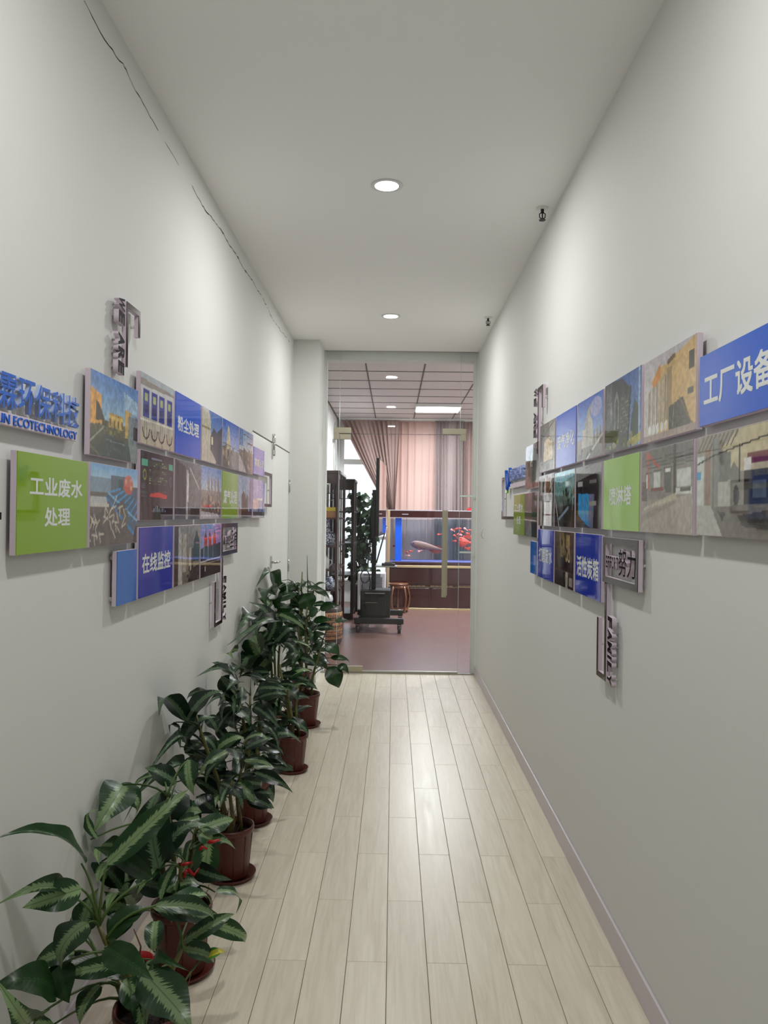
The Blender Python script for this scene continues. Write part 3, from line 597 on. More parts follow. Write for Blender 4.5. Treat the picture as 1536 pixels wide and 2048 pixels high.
class Pic:     # a small painter for the printed photographs
    def __init__(s, W=112, H=72):
        s.W, s.H = W, H
        v, u = np.mgrid[0:H+1, 0:W+1]; s.u = u/W; s.v = v/H
        s.c = np.zeros((H+1, W+1, 3)); s.rs = np.random.RandomState(abs(hash((W, H, Pic.k))) % 9999 if False else Pic.k); Pic.k += 1
    k = 11
    def col(s, c): return np.array(c)/255.0
    def grad(s, top, bot, v0=0, v1=1):
        t = np.clip((s.v-v0)/(v1-v0), 0, 1)[..., None]; m = (s.v >= v0) & (s.v <= v1)
        g = s.col(bot)*(1-t)+s.col(top)*t; s.c[m] = g[m]; return s
    def rect(s, u0, v0, u1, v1, c, a=1):
        m = (s.u >= u0) & (s.u <= u1) & (s.v >= v0) & (s.v <= v1); s.c[m] = s.c[m]*(1-a)+s.col(c)*a; return s
    def poly(s, pts, c, a=1):
        m = np.zeros_like(s.u, bool); n = len(pts)
        for i in range(n):
            (x0, y0), (x1, y1) = pts[i], pts[(i+1) % n]
            if y0 == y1: continue
            cond = ((y0 > s.v) != (y1 > s.v)) & (s.u < (x1-x0)*(s.v-y0)/(y1-y0)+x0); m ^= cond
        s.c[m] = s.c[m]*(1-a)+s.col(c)*a; return s
    def line(s, u0, v0, u1, v1, w, c, a=1):
        asp = 1.64; dx, dy = (u1-u0)*asp, v1-v0; L2 = dx*dx+dy*dy+1e-9
        px, py = (s.u-u0)*asp, s.v-v0; t = np.clip((px*dx+py*dy)/L2, 0, 1)
        d = np.hypot(px-t*dx, py-t*dy); m = d < w; s.c[m] = s.c[m]*(1-a)+s.col(c)*a; return s
    def ell(s, u, v, ru, rv, c, a=1):
        m = ((s.u-u)/ru)**2+((s.v-v)/rv)**2 < 1; s.c[m] = s.c[m]*(1-a)+s.col(c)*a; return s
    def field(s, sc):
        n = max(2, int(sc)); g = s.rs.rand(n+2, int(n*1.6)+3)
        x = s.u*(g.shape[1]-1.01); y = s.v*(g.shape[0]-1.01); i, j = y.astype(int), x.astype(int); fy, fx = y-i, x-j
        return g[i,j]*(1-fy)*(1-fx)+g[i+1,j]*fy*(1-fx)+g[i,j+1]*(1-fy)*fx+g[i+1,j+1]*fy*fx
    def noise(s, amt, sc, v0=0, v1=1, u0=0, u1=1):
        m = (s.v >= v0) & (s.v <= v1) & (s.u >= u0) & (s.u <= u1)
        f = (s.field(sc)-.5)*2*amt+1; s.c[m] = (s.c*f[..., None])[m]; return s
    def blobs(s, n, u0, v0, u1, v1, r, cols, a=1):
        for _ in range(n):
            s.ell(s.rs.uniform(u0,u1), s.rs.uniform(v0,v1), r*s.rs.uniform(.5,1.3)*.7, r*s.rs.uniform(.5,1.3), cols[s.rs.randint(len(cols))], a)
        return s
    def bars(s, n, u0, v0, u1, v1, cols, w=.5):
        for i in range(n):
            x = u0+(u1-u0)*(i+.5)/n; h = (u1-u0)/n*w*.5; s.rect(x-h, v0, x+h, v1+s.rs.uniform(-.04,.04), cols[i % len(cols)])
        return s
    def mesh(s, w, h):
        W, H = s.W, s.H
        co = np.zeros((H+1, W+1, 3), np.float32); co[..., 0] = (s.u-.5)*w; co[..., 1] = (s.v-.5)*h
        idx = np.arange((H+1)*(W+1)).reshape(H+1, W+1)
        f = np.stack([idx[:-1,:-1], idx[:-1,1:], idx[1:,1:], idx[1:,:-1]], -1).reshape(-1, 4)
        me = bpy.data.meshes.new('print'); me.from_pydata(co.reshape(-1,3).tolist(), [], f.tolist())
        at = me.color_attributes.new('print', 'FLOAT_COLOR', 'POINT')
        c = np.clip(s.c, 0, 1); c = np.where(c <= .04045, c/12.92, ((c+.055)/1.055)**2.4)
        rgba = np.ones(((H+1)*(W+1), 4), np.float32); rgba[:, :3] = c.reshape(-1,3); at.data.foreach_set('color', rgba.ravel())
        me.materials.append(M_photo); return me

def spacers(t, w, h):
    bm = new_bm()
    for sx in (-.4, .4):
        for sy in (-.38, .38):
            lathe(bm, [(.009, 0), (.009, BACK)], 10, (sx*w, sy*h, 0))
    obj('spacer', bm, M_white, t)
def board(t, w, h):
    bm = new_bm(); bx(bm, -w/2, w/2, -h/2, h/2, BACK, FRONT-.0025); obj('board', bm, M_lilac, t, .0006, 1)
    spacers(t, w, h)
def panel(side, y0, y1, z0, z1, label, face, text=None, tw=.8, th=None, tpos=(0,0), group=None, bold=.022):
    grp = group or ('framed pictures on the %s wall' % ('left' if side == 'L' else 'right'))
    t, w, h = wall_thing('wall_picture' if isinstance(face, Pic) else 'wall_sign', side, y0, y1, z0, z1, label, 'picture' if isinstance(face, Pic) else 'sign', grp)
    board(t, w, h)
    if isinstance(face, Pic):
        o = obj('print', face.mesh(w-.003, h-.003), None, t); o.location = (0, 0, FRONT)
        bm = new_bm(); bx(bm, -w/2+.001, w/2-.001, -h/2+.001, h/2-.001, FRONT-.0025, FRONT-.0004); obj('acrylic_sheet', bm, M_lilac, t)
    else:
        bm = new_bm(); bx(bm, -w/2+.001, w/2-.001, -h/2+.001, h/2-.001, FRONT-.0025, FRONT); obj('acrylic_sheet', bm, face, t)
    if text:
        lines = text.split('\n')
        for i, ln in enumerate(lines):
            tw_ = tw if isinstance(tw, (int, float)) else tw[i]
            me = text_mesh(ln, w*tw_, h*th, M_txt, .0005, bold, flat=True)
            o = obj('lettering', me, None, t); o.location = (tpos[0]*w, (tpos[1] + ((len(lines)-1)/2-i)*th*1.55)*h, FRONT)
    return t

R1_, R2_, R3_ = (1.912, 2.186), (1.616, 1.888), (1.317, 1.590)
GY = (150,150,146)
def P2():
    p = Pic(); p.grad((86,130,200), (150,185,205), .45, 1).grad((110,100,70), (40,44,40), 0, .45)
    p.poly([(0,.8),(.2,.74),(.22,.4),(0,.36)], (226,160,60)).poly([(.1,.66),(.16,.64),(.28,.45),(.1,.42)], (60,50,44))
    p.bars(4, .1,.38,.26,.44,[(206,150,70),(60,50,40)]).rect(.35,.38,.66,.56,(186,150,76)).bars(7,.36,.4,.66,.52,[(70,64,40),(200,170,90)])
    p.rect(.35,.5,.66,.53,(214,180,90)).rect(.7,.3,.84,.72,(196,160,90)).rect(.78,.2,1,.6,(120,130,140)).poly([(.66,.9),(1,.82),(1,.62),(.7,.68)], (160,190,220)).rect(.9,.3,1,.48,(20,20,24))
    p.line(0,.16,.3,.4,.014,(150,150,130)).line(0,.1,.2,0,.02,(90,90,60)).poly([(.25,.28),(.75,.24),(.95,0),(.2,0)], (52,62,62)).line(.3,.22,.7,.2,.008,(110,120,116)).blobs(26,.3,.0,.9,.25,.03,[(80,92,92),(44,52,52)],.6)
    p.blobs(20,.25,.3,.8,.42,.03,[(60,70,40),(120,130,60),(90,80,50)],.8); p.poly([(.78,.3),(1,.22),(1,0),(.85,0)], (128,140,138)); return p.noise(.18,24)
def P3():
    p = Pic(); p.grad((120,170,220), (190,214,230), .75, 1).grad((112,100,98),(96,82,80),0,.75)
    p.rect(0,.66,.45,.84,(130,150,170)).rect(.4,.66,.7,.88,(96,108,124)).rect(.56,.7,.66,.84,(70,80,92)).poly([(.3,.62),(1,.74),(1,.2),(.95,.12)], (74,96,120))
    for k in range(7): p.line(.35+.09*k,.66-.06*k,.6+.08*k,.72-.03*k,.012,(80,150,214))
    p.line(.3,.6,.95,.1,.022,(60,130,200)).line(.34,.66,1,.3,.014,(120,180,224)).poly([(.95,.2),(1,.25),(1,0),(.9,0)],(40,40,44))
    p.ell(.78,.78,.11,.13,(226,90,70),.75).blobs(9,.7,.68,.88,.88,.03,[(240,190,160),(214,70,60)],.9)
    p.blobs(40,.02,.02,.72,.5,.09,[(104,90,86),(92,80,80)],1)
    for _ in range(34):
        x, y = p.rs.uniform(0,.75), p.rs.uniform(0,.52); a = p.rs.uniform(0,3.1); p.line(x,y,x+.1*math.cos(a),y+.12*math.sin(a),.012,(206,196,180),.85)
    p.poly([(0,.6),(.3,.6),(.35,.48),(0,.5)], (190,190,190)); p.line(.0,.5,.35,.5,.02,(200,196,188)); return p.noise(.08,30)
def P5():
    p = Pic(); p.grad((206,214,222),(196,184,164),0,1).rect(0,.86,1,1,(180,190,196)).poly([(0,.82),(1,.86),(1,.9),(0,.92)],(150,146,138))
    for i, x in enumerate((.07,.3,.52,.77)):
        p.rect(x,.38,x+.17,.78,(52,70,156)).rect(x+.04,.62,x+.12,.73,(176,190,130)).rect(x+.03,.44,x+.14,.56,(40,50,110))
        p.line(x+.05,.38,x+.05,.12,.008,(60,54,52)).line(x+.1,.38,x+.11,.0,.008,(70,64,60))
        for j in range(14):
            a = PI*j/13; p.ell(x+.09+.09*math.cos(a),.22-.14*math.sin(a),.012,.018,(40,38,38))
    p.line(0,.34,1,.36,.012,(236,232,222)); return p.noise(.06,16)
def P7():
    p = Pic(); p.grad((84,124,196),(140,180,220)).poly([(0,1),(.3,1),(.42,.8),(.4,0),(0,0)],(198,196,180)).poly([(.4,.5),(.55,.7),(.7,.62),(1,.8),(1,0),(.4,0)],(74,84,96)).poly([(0,.0),(0,.3),(.4,.25),(.7,.05),(.66,0)],(196,190,176)).rect(.44,.36,.52,.5,(220,210,170)).rect(0,.62,.4,.66,(150,140,110)); return p.noise(.1,18)
def P8():
    p = Pic(); p.grad((64,108,196),(150,170,214),.4,1).grad((140,130,110),(70,66,64),0,.4).poly([(.2,.4),(.3,.9),(.4,.85),(.46,.4)],(200,190,150)).blobs(30,0,.1,1,.45,.06,[(110,96,70),(170,150,120),(60,58,54)]).line(0,.5,1,.45,.01,(90,90,90)).poly([(.4,.3),(1,.25),(1,0),(.6,0)],(120,110,108)); return p.noise(.2,26)
def P9():
    p = Pic(); p.grad((120,160,210),(200,206,214),.5,1).grad((110,100,80),(60,60,58),0,.5).rect(.0,.6,.25,1,(80,130,190)).line(.3,.9,.95,.86,.012,(60,60,64)).line(.6,.72,.95,.72,.02,(50,50,52)).line(.9,.86,.92,.4,.012,(70,72,80)).blobs(26,.1,.1,.9,.6,.06,[(120,108,70),(74,66,50),(150,140,110)]).poly([(0,.4),(.3,.2),(.5,0),(0,0)],(190,180,176)); return p.noise(.2,24)
def P11():
    p = Pic(); p.grad((22,26,46),(14,16,30)).rect(.03,.78,.2,.88,(80,180,150)).rect(.84,.78,.98,.88,(70,170,140))
    for j in range(11):
        for i in range(9):
            if p.rs.rand() < .85: p.rect(.25+.062*i,.86-.032*j,.25+.062*i+.04,.872-.032*j,(50,112,76) if p.rs.rand() < .75 else (150,170,120))
    p.rect(.3,.9,.62,.92,(120,130,150)).ell(.12,.66,.055,.08,(120,140,70)).ell(.12,.66,.035,.05,(18,20,36)).ell(.92,.6,.05,.08,(70,80,100)).ell(.92,.6,.03,.05,(18,20,36))
    p.poly([(.26,.36),(.3,.39),(.55,.42),(.8,.38),(.78,.33),(.3,.34)],(206,46,44)).line(.05,.4,.95,.44,.004,(60,70,90))
    for i, h_ in enumerate((.03,.05,.08,.1,.06,.04,.05,.05,.03)): p.rect(.34+.05*i,.12,.355+.05*i,.12+h_,(170,180,210))
    for j in range(8): p.line(.03,.56-.03*j,.14,.56-.03*j,.004,(80,90,110))
    return p
def P12():
    p = Pic(); p.grad((110,116,124),(86,84,84)).poly([(0,1),(.4,.9),(.45,.1),(0,0)],(62,64,72)).rect(.42,0,.5,.86,(170,170,170)).rect(.46,.3,.52,.8,(226,226,226)).poly([(.55,.9),(.62,.94),(.98,.55),(.96,.2),(.55,.15)],(110,112,114)).poly([(.6,.2),(1,.24),(1,0),(.6,0)],(48,44,44)).line(.56,.9,.98,.55,.014,(200,200,200)); return p.noise(.16,22)
def P13():
    p = Pic(); p.grad((96,140,204),(190,200,214),.55,1).grad((150,140,132),(90,80,76),0,.55)
    for x in (.35,.5,.68,.85): p.poly([(x-.05,.2),(x-.04,.75),(x,.85),(x+.04,.75),(x+.05,.2)],(120,112,112)).line(x,.2,x,.8,.014,(176,170,166))
    p.blobs(26,0,.15,1,.42,.05,[(90,76,56),(180,150,110),(66,60,60)]).poly([(0,.0),(0,.15),(.8,.1),(1,0)],(190,180,184)); return p.noise(.2,26)
def P15():
    p = Pic(); p.grad((150,170,206),(180,186,200)).poly([(.2,.0),(.2,.55),(.35,.65),(.5,.55),(.5,0)],(104,76,50)).poly([(.5,0),(.5,.45),(.62,.6),(.72,.5),(.72,0)],(80,74,72)).rect(.78,0,1,1,(70,86,150)).line(.82,0,.84,.9,.02,(40,44,70)).rect(.2,.0,1,.16,(56,44,40),.8).poly([(0,0),(0,.3),(.2,.2),(.2,0)],(150,130,120)); return p.noise(.15,20)
def P16():
    p = Pic(); p.grad((50,96,190),(150,160,214)).rect(0,.0,.4,1,(176,170,206),.5).ell(.2,.35,.3,.15,(236,190,160),.6).bars(3,.4,.1,.9,.5,[(60,90,130),(120,150,180)]).rect(0,0,1,.16,(60,70,76)).rect(.35,.46,.8,.52,(206,214,220)).rect(0,0,1,.05,(150,156,150)); return p.noise(.14,18)
def P18():
    p = Pic(); p.grad((150,146,142),(110,104,98)).poly([(0,1),(.15,1),(.15,.0),(0,0)],(74,62,60)).poly([(.15,1),(.25,.86),(.3,0),(.15,0)],(186,182,176)).rect(.3,.2,.45,.86,(176,168,156)).bars(3,.45,.1,.75,.6,[(140,128,112),(190,182,168),(90,84,76)],.8).poly([(.72,.35),(.74,.7),(.86,.92),(.98,.7),(1,.35)],(28,66,62)).poly([(.6,.2),(1,.3),(1,0),(.5,0)],(46,44,42)).blobs(14,.5,0,1,.25,.05,[(90,88,84),(60,56,52)]); return p.noise(.14,22)
def P19():
    p = Pic(); p.grad((110,150,214),(160,170,210)).rect(.75,.3,1,1,(150,120,200),.45).poly([(0,.55),(1,.62),(1,0),(0,0)],(40,48,56))
    for x in (.22,.42,.66): p.poly([(x-.09,.3),(x-.08,.72),(x,.88),(x+.08,.72),(x+.09,.3)],(30,60,66)).rect(x-.06,.6,x+.06,.76,(176,58,58)).line(x,.8,x,.98,.012,(30,40,50)).line(x-.07,.35,x-.07,.7,.012,(170,190,200))
    p.rect(0,0,1,.3,(26,24,26)).line(0,.3,1,.32,.014,(200,200,206)).rect(.2,.1,.24,.2,(200,196,190)).rect(.0,.24,1,.27,(120,110,104)); return p.noise(.12,20)
def Q2():
    p = Pic(); p.grad((196,190,196),(206,200,190)).poly([(.16,.72),(.3,.86),(.5,.86),(1,1),(1,.0),(.3,0),(.3,.6)],(206,172,116)).poly([(.18,.7),(.34,.9),(.36,.72),(.2,.62)],(214,140,60))
    for i in range(5): x = .1+.085*i; p.rect(x,.14,x+.06,.62+.03*i,(180,170,152)).line(x+.01,.14,x+.01,.6+.03*i,.012,(128,118,102)); p.ell(x+.03,.14,.03,.06,(226,226,222))
    p.rect(.48,.2,.58,.8,(164,140,104)).line(.5,.86,.62,.9,.03,(120,100,76)).rect(.88,.66,.97,.86,(70,64,60)).rect(.86,.4,.96,.47,(90,86,80)).poly([(.52,.08),(.52,.34),(.78,.4),(.92,.1),(.9,.04)],(84,80,74)).line(.72,.4,.95,.06,.014,(120,100,70)).line(.6,.1,.62,.36,.01,(140,136,124)).poly([(0,0),(.4,.05),(1,0)],(190,176,168)); p.rect(.0,0,1,.07,(170,150,142)); return p.noise(.1,26)
def Q3():
    p = Pic(); p.grad((70,104,170),(120,150,190)).poly([(0,1),(.5,.98),(.74,.78),(.68,0),(0,0)],(70,76,78)).rect(.06,.1,.22,.98,(96,104,104)).poly([(.28,.2),(.28,.72),(.36,.84),(.42,.7),(.42,.2)],(128,132,124)).poly([(.32,.2),(.33,.68),(.36,.74),(.39,.66),(.38,.2)],(64,68,68)).rect(.45,.2,.68,.72,(86,92,90))
    for j in range(7): p.line(.46,.25+.06*j,.68,.27+.06*j,.004,(130,136,130))
    p.line(.68,.1,.74,.8,.02,(30,32,34)).poly([(.74,.3),(.84,.62),(.94,.5),(.93,.1),(.74,.0)],(60,74,66)).rect(.93,0,.97,1,(150,186,214)).rect(.0,.14,.45,.3,(50,62,36)).blobs(20,0,.02,.9,.2,.06,[(96,108,60),(150,146,110),(60,70,44)]).poly([(.7,.1),(1,.16),(1,.05),(.8,0)],(176,170,90)); return p.noise(.16,26)
def Q4():
    p = Pic(); p.grad((74,112,200),(150,176,220),.35,1).grad((150,148,142),(120,116,110),0,.35).ell(.75,.8,.2,.15,(190,184,214),.7).poly([(.3,.2),(.32,.6),(.42,.78),(.55,.9),(.55,.2)],(168,168,160)).poly([(.45,.2),(.46,.75),(.62,.6),(.66,.2)],(196,194,184)).line(.52,.0,.52,.98,.006,(90,90,92)).bars(6,.66,.2,1,.45,[(110,112,116),(170,168,160)]).rect(.2,.2,.34,.5,(196,190,180)).line(.4,0,1,.34,.02,(214,214,216)).line(.5,0,1,.26,.01,(120,120,120)).blobs(12,.05,.02,.6,.16,.04,[(60,60,60),(90,88,84)]); return p.noise(.12,26)
def Q6():
    p = Pic(); p.grad((120,112,104),(140,132,120)).poly([(0,.75),(.3,.95),(.3,.0),(0,0)],(90,84,80)).poly([(.25,.2),(.3,.62),(.6,.7),(.85,.6),(.85,.2)],(226,200,160)).poly([(.6,1),(1,1),(1,.55),(.7,.6)],(150,150,140)).line(.1,.7,.9,.95,.012,(60,58,54)).line(.2,.9,.7,.6,.01,(70,66,60)).rect(0,0,1,.22,(150,148,140)).line(.1,.16,.9,.2,.012,(60,58,56)).rect(.4,.03,.7,.14,(90,88,86)).line(.5,.2,.52,.66,.008,(120,100,80)); return p.noise(.16,22)
def Q7():
    p = Pic(); p.grad((150,130,124),(160,120,110)).poly([(.15,.6),(.3,.85),(.6,.92),(1,.8),(1,.2),(.5,.1),(.2,.3)],(78,80,74)).rect(.4,.5,.52,.8,(190,196,180)).blobs(24,.1,.2,1,.8,.05,[(60,64,56),(104,108,90),(130,120,100)],.8); return p.noise(.22,24)
def Q9():
    p = Pic(); p.grad((140,110,106),(90,92,88)).rect(.0,.45,1,.55,(60,86,54)).line(0,.38,1,.36,.012,(206,206,200)).poly([(.1,0),(.4,.3),(.55,.3),(.6,0)],(120,130,124)).rect(.6,0,1,.32,(52,56,54)).blobs(10,0,.4,1,.9,.05,[(120,84,84),(70,100,60)]); return p.noise(.2,22)
def Q10():
    p = Pic(); p.grad((196,200,206),(120,110,104)).bars(8,0,0,1,.95,[(120,100,84),(190,186,182),(90,84,80),(206,204,204),(150,96,60)],.9).rect(.0,.5,1,.6,(70,58,50),.5).blobs(22,.3,.4,1,.95,.04,[(110,84,60),(200,190,176),(60,54,50)]); return p.noise(.14,24)
def Q11():
    p = Pic(); p.grad((110,196,224),(150,206,214),.78,1).grad((110,150,150),(30,34,26),0,.8).poly([(0,.95),(.5,.93),(1,1),(1,.86),(0,.8)],(160,214,226)).poly([(0,.85),(.4,.8),(1,.9),(1,.5),(0,.6)],(110,150,148)).blobs(50,0,.25,1,.66,.05,[(40,52,38),(70,84,62),(110,112,80),(26,32,26)]).poly([(0,.35),(1,.4),(1,0),(.1,0)],(38,36,28)).line(.04,.5,.25,.0,.018,(196,196,190)).line(.25,.14,.7,.34,.03,(130,150,170)).poly([(.6,0),(.9,.2),(1,.2),(1,0)],(60,44,34)).line(.9,.3,.92,.85,.008,(190,214,220)); return p.noise(.2,28)
def Q12():
    p = Pic(); p.grad((28,28,32),(20,20,22)).poly([(0,1),(1,1),(1,.86),(.6,.84),(0,.76)],(120,120,120)).rect(.08,.68,.28,.76,(170,172,170)).rect(.56,.7,.82,.76,(110,112,112)).poly([(.1,.56),(.1,.2),(.52,.02),(.54,.54)],(44,150,214)).line(.22,.55,.22,.15,.008,(20,70,120)).line(.4,.55,.4,.08,.008,(20,70,120)).poly([(.54,.54),(.74,.54),(.7,.0),(.52,.02)],(104,116,150)).rect(.56,.36,.82,.42,(150,150,140)).poly([(0,.2),(.1,.22),(.5,0),(0,0)],(86,80,78)).line(.5,.86,.5,.98,.014,(20,20,20)).line(.4,.96,.64,.99,.012,(24,24,24)).line(.26,.45,.3,.35,.01,(20,60,100)).line(.44,.47,.5,.36,.01,(20,60,100)); return p.noise(.08,20)
def Q14():
    p = Pic(); p.grad((120,118,114),(164,152,140)).poly([(0,1),(1,1),(1,.78),(0,.8)],(108,104,100)).line(.12,.96,.14,.55,.03,(186,80,64)).line(.16,.92,.36,.78,.03,(176,76,62)).rect(.26,.52,.4,.72,(206,210,206)).rect(.72,.52,.96,.72,(196,200,196)).rect(.48,.46,.62,.76,(90,92,90)).rect(.5,.7,.6,.74,(220,220,214))
    for j in range(4): p.line(.1,.72+.05*j,1,.78+.04*j,.006,(76,72,70))
    p.rect(.66,.4,.7,1,(70,62,60)).rect(0,.38,.12,.62,(96,80,78)).rect(.16,.4,.5,.5,(130,124,120)).rect(.2,.5,.46,.53,(126,50,46)).poly([(.05,.3),(.7,.46),(.72,.38),(.06,.2)],(190,182,160)).rect(.7,.44,.98,.5,(206,206,200)).rect(.78,.46,.96,.5,(60,60,60)).poly([(0,.26),(1,.44),(1,0),(0,0)],(168,158,148)).poly([(.0,.2),(.2,.26),(.7,.38),(.7,.34),(0,.12)],(150,140,128)).rect(.1,.54,.13,.7,(214,214,210)); return p.noise(.1,24)
def Q15():
    p = Pic(); p.grad((150,144,130),(140,134,126)).poly([(.35,.85),(.55,1),(1,1),(1,.6),(.45,.6)],(196,184,150))
    for j in range(9): p.line(.02+.055*j,.86-.0*j,.1+.055*j,.98,.012,(96,84,72))
    p.rect(.22,.3,.32,.95,(128,132,126)).line(.23,.3,.23,.95,.01,(90,92,88)).rect(.12,.3,.19,.86,(140,112,96)).rect(0,.3,.1,.8,(196,204,198)).rect(0,.56,.06,.64,(60,150,200)).rect(.32,.3,.46,.8,(110,112,106)).poly([(.44,.6),(.5,.7),(.56,.62),(.56,.5),(.44,.52)],(120,122,114)).rect(.56,.46,.58,.86,(50,46,42)).line(0,.72,.25,.79,.01,(30,28,26)).line(.25,.79,1,.9,.008,(40,36,32)).rect(.66,.66,1,.76,(110,44,44)).rect(.62,.6,.7,.72,(216,214,210)).rect(.62,.3,1,.6,(40,42,44)).poly([(.3,.28),(.3,.52),(.46,.53),(.46,.22)],(176,176,168)).poly([(.46,.22),(.46,.53),(.6,.5),(.6,.3)],(140,140,132)).ell(.53,.38,.035,.1,(70,72,70)).poly([(0,.3),(.3,.28),(.62,.3),(1,.3),(1,0),(0,0)],(112,108,100)).poly([(0,.3),(.2,.3),(.36,.0),(0,0)],(178,176,170)).poly([(.3,.24),(.36,.14),(.4,.22)],(50,48,46)).poly([(.55,.2),(1,.26),(1,.06),(.6,.1)],(66,64,62)).rect(.72,.36,.86,.5,(80,90,96)); return p.noise(.08,26)
def Q18():
    p = Pic(); p.grad((86,74,54),(30,24,20)).poly([(.25,1),(.5,1),(.6,.6),(.3,.5)],(130,112,80)).poly([(.62,.95),(.8,.95),(.82,.5),(.6,.5)],(166,140,96)).rect(.62,.45,.8,.6,(190,170,130)).blobs(24,0,.1,1,.8,.05,[(50,42,30),(104,88,60),(24,20,18)]).rect(.6,.0,.72,.3,(200,196,186),.8).rect(.78,.05,.95,.2,(180,176,170),.7).rect(.3,.28,1,.46,(28,22,20)).line(.05,.9,.3,.3,.014,(130,110,60)); return p.noise(.2,22)

# left wall, from the near end to the far end
panel('L', 1.988, 2.449, 1.533, 1.804, 'large lime green sign reading 工业废水处理 in white, nearest on the left wall', M_green, '工业废水\n处理', (.76,.37), .2, (.03,.02))
panel('L', 2.461, 2.920, 1.830, 2.105, 'picture of a yellow plant and treatment channel under blue sky, left wall', P2())
panel('L', 2.470, 2.928, 1.533, 1.807, 'picture of a frothy brown sludge basin with blue railings', P3())
panel('L', 2.723, 2.932, 1.316, 1.510, 'small plain blue square under the sludge basin picture', M_blue3)
panel('L', 2.948, 3.398, *R1_, 'picture of four blue meters with hanging cables on the left wall', P5())
panel('L', 3.424, 3.873, *R1_, 'bright blue sign reading 粉尘处理 in white', M_blue1, '粉尘处理', .84, .25, (0,0))
panel('L', 3.897, 4.364, *R1_, 'picture of a pale silo against blue sky, right of the 粉尘处理 sign', P7())
panel('L', 4.374, 4.834, *R1_, 'picture of a cream tower over rubble, top row of the left wall', P8())
panel('L', 4.844, 5.325, *R1_, 'picture of pipes under pale sky, last photo of the left top row', P9())
panel('L', 5.355, 5.788, 1.922, 2.111, 'small violet blue sign with white characters at the far end of the left top row', M_blue1, '雾霾治理', .86, .30, (0,-.05))
panel('L', 2.957, 3.404, *R2_, 'picture of a dark dashboard screen with green tables and red chart', P11())
panel('L', 3.428, 3.876, *R2_, 'dark grey picture of a slanted duct, right of the dashboard picture', P12())
panel('L', 3.898, 4.354, *R2_, 'picture of grey filter towers, left of the 废气处理 sign', P13())
panel('L', 4.378, 4.826, *R2_, 'narrow looking green sign reading 废气处理 on the left wall', M_green, '废气处理', .84, .30, (0,-.03))
panel('L', 4.846, 5.309, *R2_, 'picture of a brown rounded tank beside a dark blue column', P15())
panel('L', 5.347, 5.825, *R2_, 'picture of a blue dusk sky, far end of the left middle row', P16())
panel('L', 2.958, 3.410, *R3_, 'royal blue sign reading 在线监控 in white, bottom row', M_blue2, '在线监控', .84, .28, (0,-.02))
panel('L', 3.433, 3.889, *R3_, 'picture of grey pipes and a dark green tank, right of the 在线监控 sign', P18())
panel('L', 3.906, 4.360, *R3_, 'picture of three dark towers with red bands, end of the left bottom row', P19())
# right wall, from the near end to the far end
panel('R', 1.705, 2.157, 1.902, 2.095, 'large blue sign reading 工厂设备 at the right edge of the picture', M_blue1, '工厂设备', .86, .46, (0,-.01))
panel('R', 2.180, 2.634, 1.899, 2.170, 'picture of a yellow factory building with a row of pale tanks', Q2())
panel('R', 2.662, 3.121, *(1.902, 2.174), 'picture of a dark cylindrical tank with an arched pipe', Q3())
panel('R', 3.147, 3.585, *(1.902, 2.170), 'picture of white cones and a mast under a bright blue sky, right wall', Q4())
panel('R', 3.615, 4.057, *(1.902, 2.170), 'periwinkle blue sign reading 废气净化 in white', M_blue1, '废气净化', .84, .28, (0,-.03))
panel('R', 4.084, 4.495, *(1.902, 2.170), 'picture of a warm lit wall behind pipes, first photo of the right top row', Q6())
panel('R', 4.534, 4.980, 1.823, 2.092, 'picture of a round grey tunnel shape, behind the blue logo on the right wall', Q7())
panel('R', 1.700, 2.168, 1.605, 1.875, 'picture of a grey fan unit in a workshop, at the right edge of the picture', Q15())
panel('R', 2.193, 2.647, *(1.603, 1.875), 'picture of a workshop hall with an orange red gantry', Q14())
panel('R', 2.674, 3.128, *(1.603, 1.878), 'bright lime green sign reading 喷淋塔 in white', M_green2, '喷淋塔', .62, .26, (0,-.03))
panel('R', 3.156, 3.600, *(1.603, 1.878), 'dark picture of a machine with bright blue doors', Q12())
panel('R', 3.623, 4.074, *(1.601, 1.878), 'picture of a hillside works with teal sky and a white pipe', Q11())
panel('R', 4.088, 4.520, *(1.600, 1.884), 'picture of upright pipes in brown and white stripes, right wall', Q10())
panel('R', 4.560, 5.003, *(1.527, 1.798), 'reddish grey picture with a green band beside the small green sign', Q9())
panel('R', 5.014, 5.455, *(1.527, 1.799), 'small green sign reading 工业废水处理 beneath the blue logo on the right wall', M_green, '工业废水\n处理', (.76,.37), .2, (.0,.02))
panel('R', 4.568, 4.770, 1.310, 1.503, 'small plain blue square at the lower left of the right wall pictures', M_blue3)
panel('R', 4.088, 4.526, *(1.307, 1.580), 'navy blue sign reading 打磨废水, beside the small plain blue square on the right wall', M_blue2, '打磨废水', .84, .30, (0,-.02))
panel('R', 3.628, 4.055, *(1.307, 1.580), 'brown picture of machinery between two navy blue signs', Q18())
panel('R', 3.157, 3.595, *(1.308, 1.580), 'navy blue sign reading 活性炭箱, joined to the lilac word frame', M_blue2, '活性炭箱', .86, .34, (0,-.04))

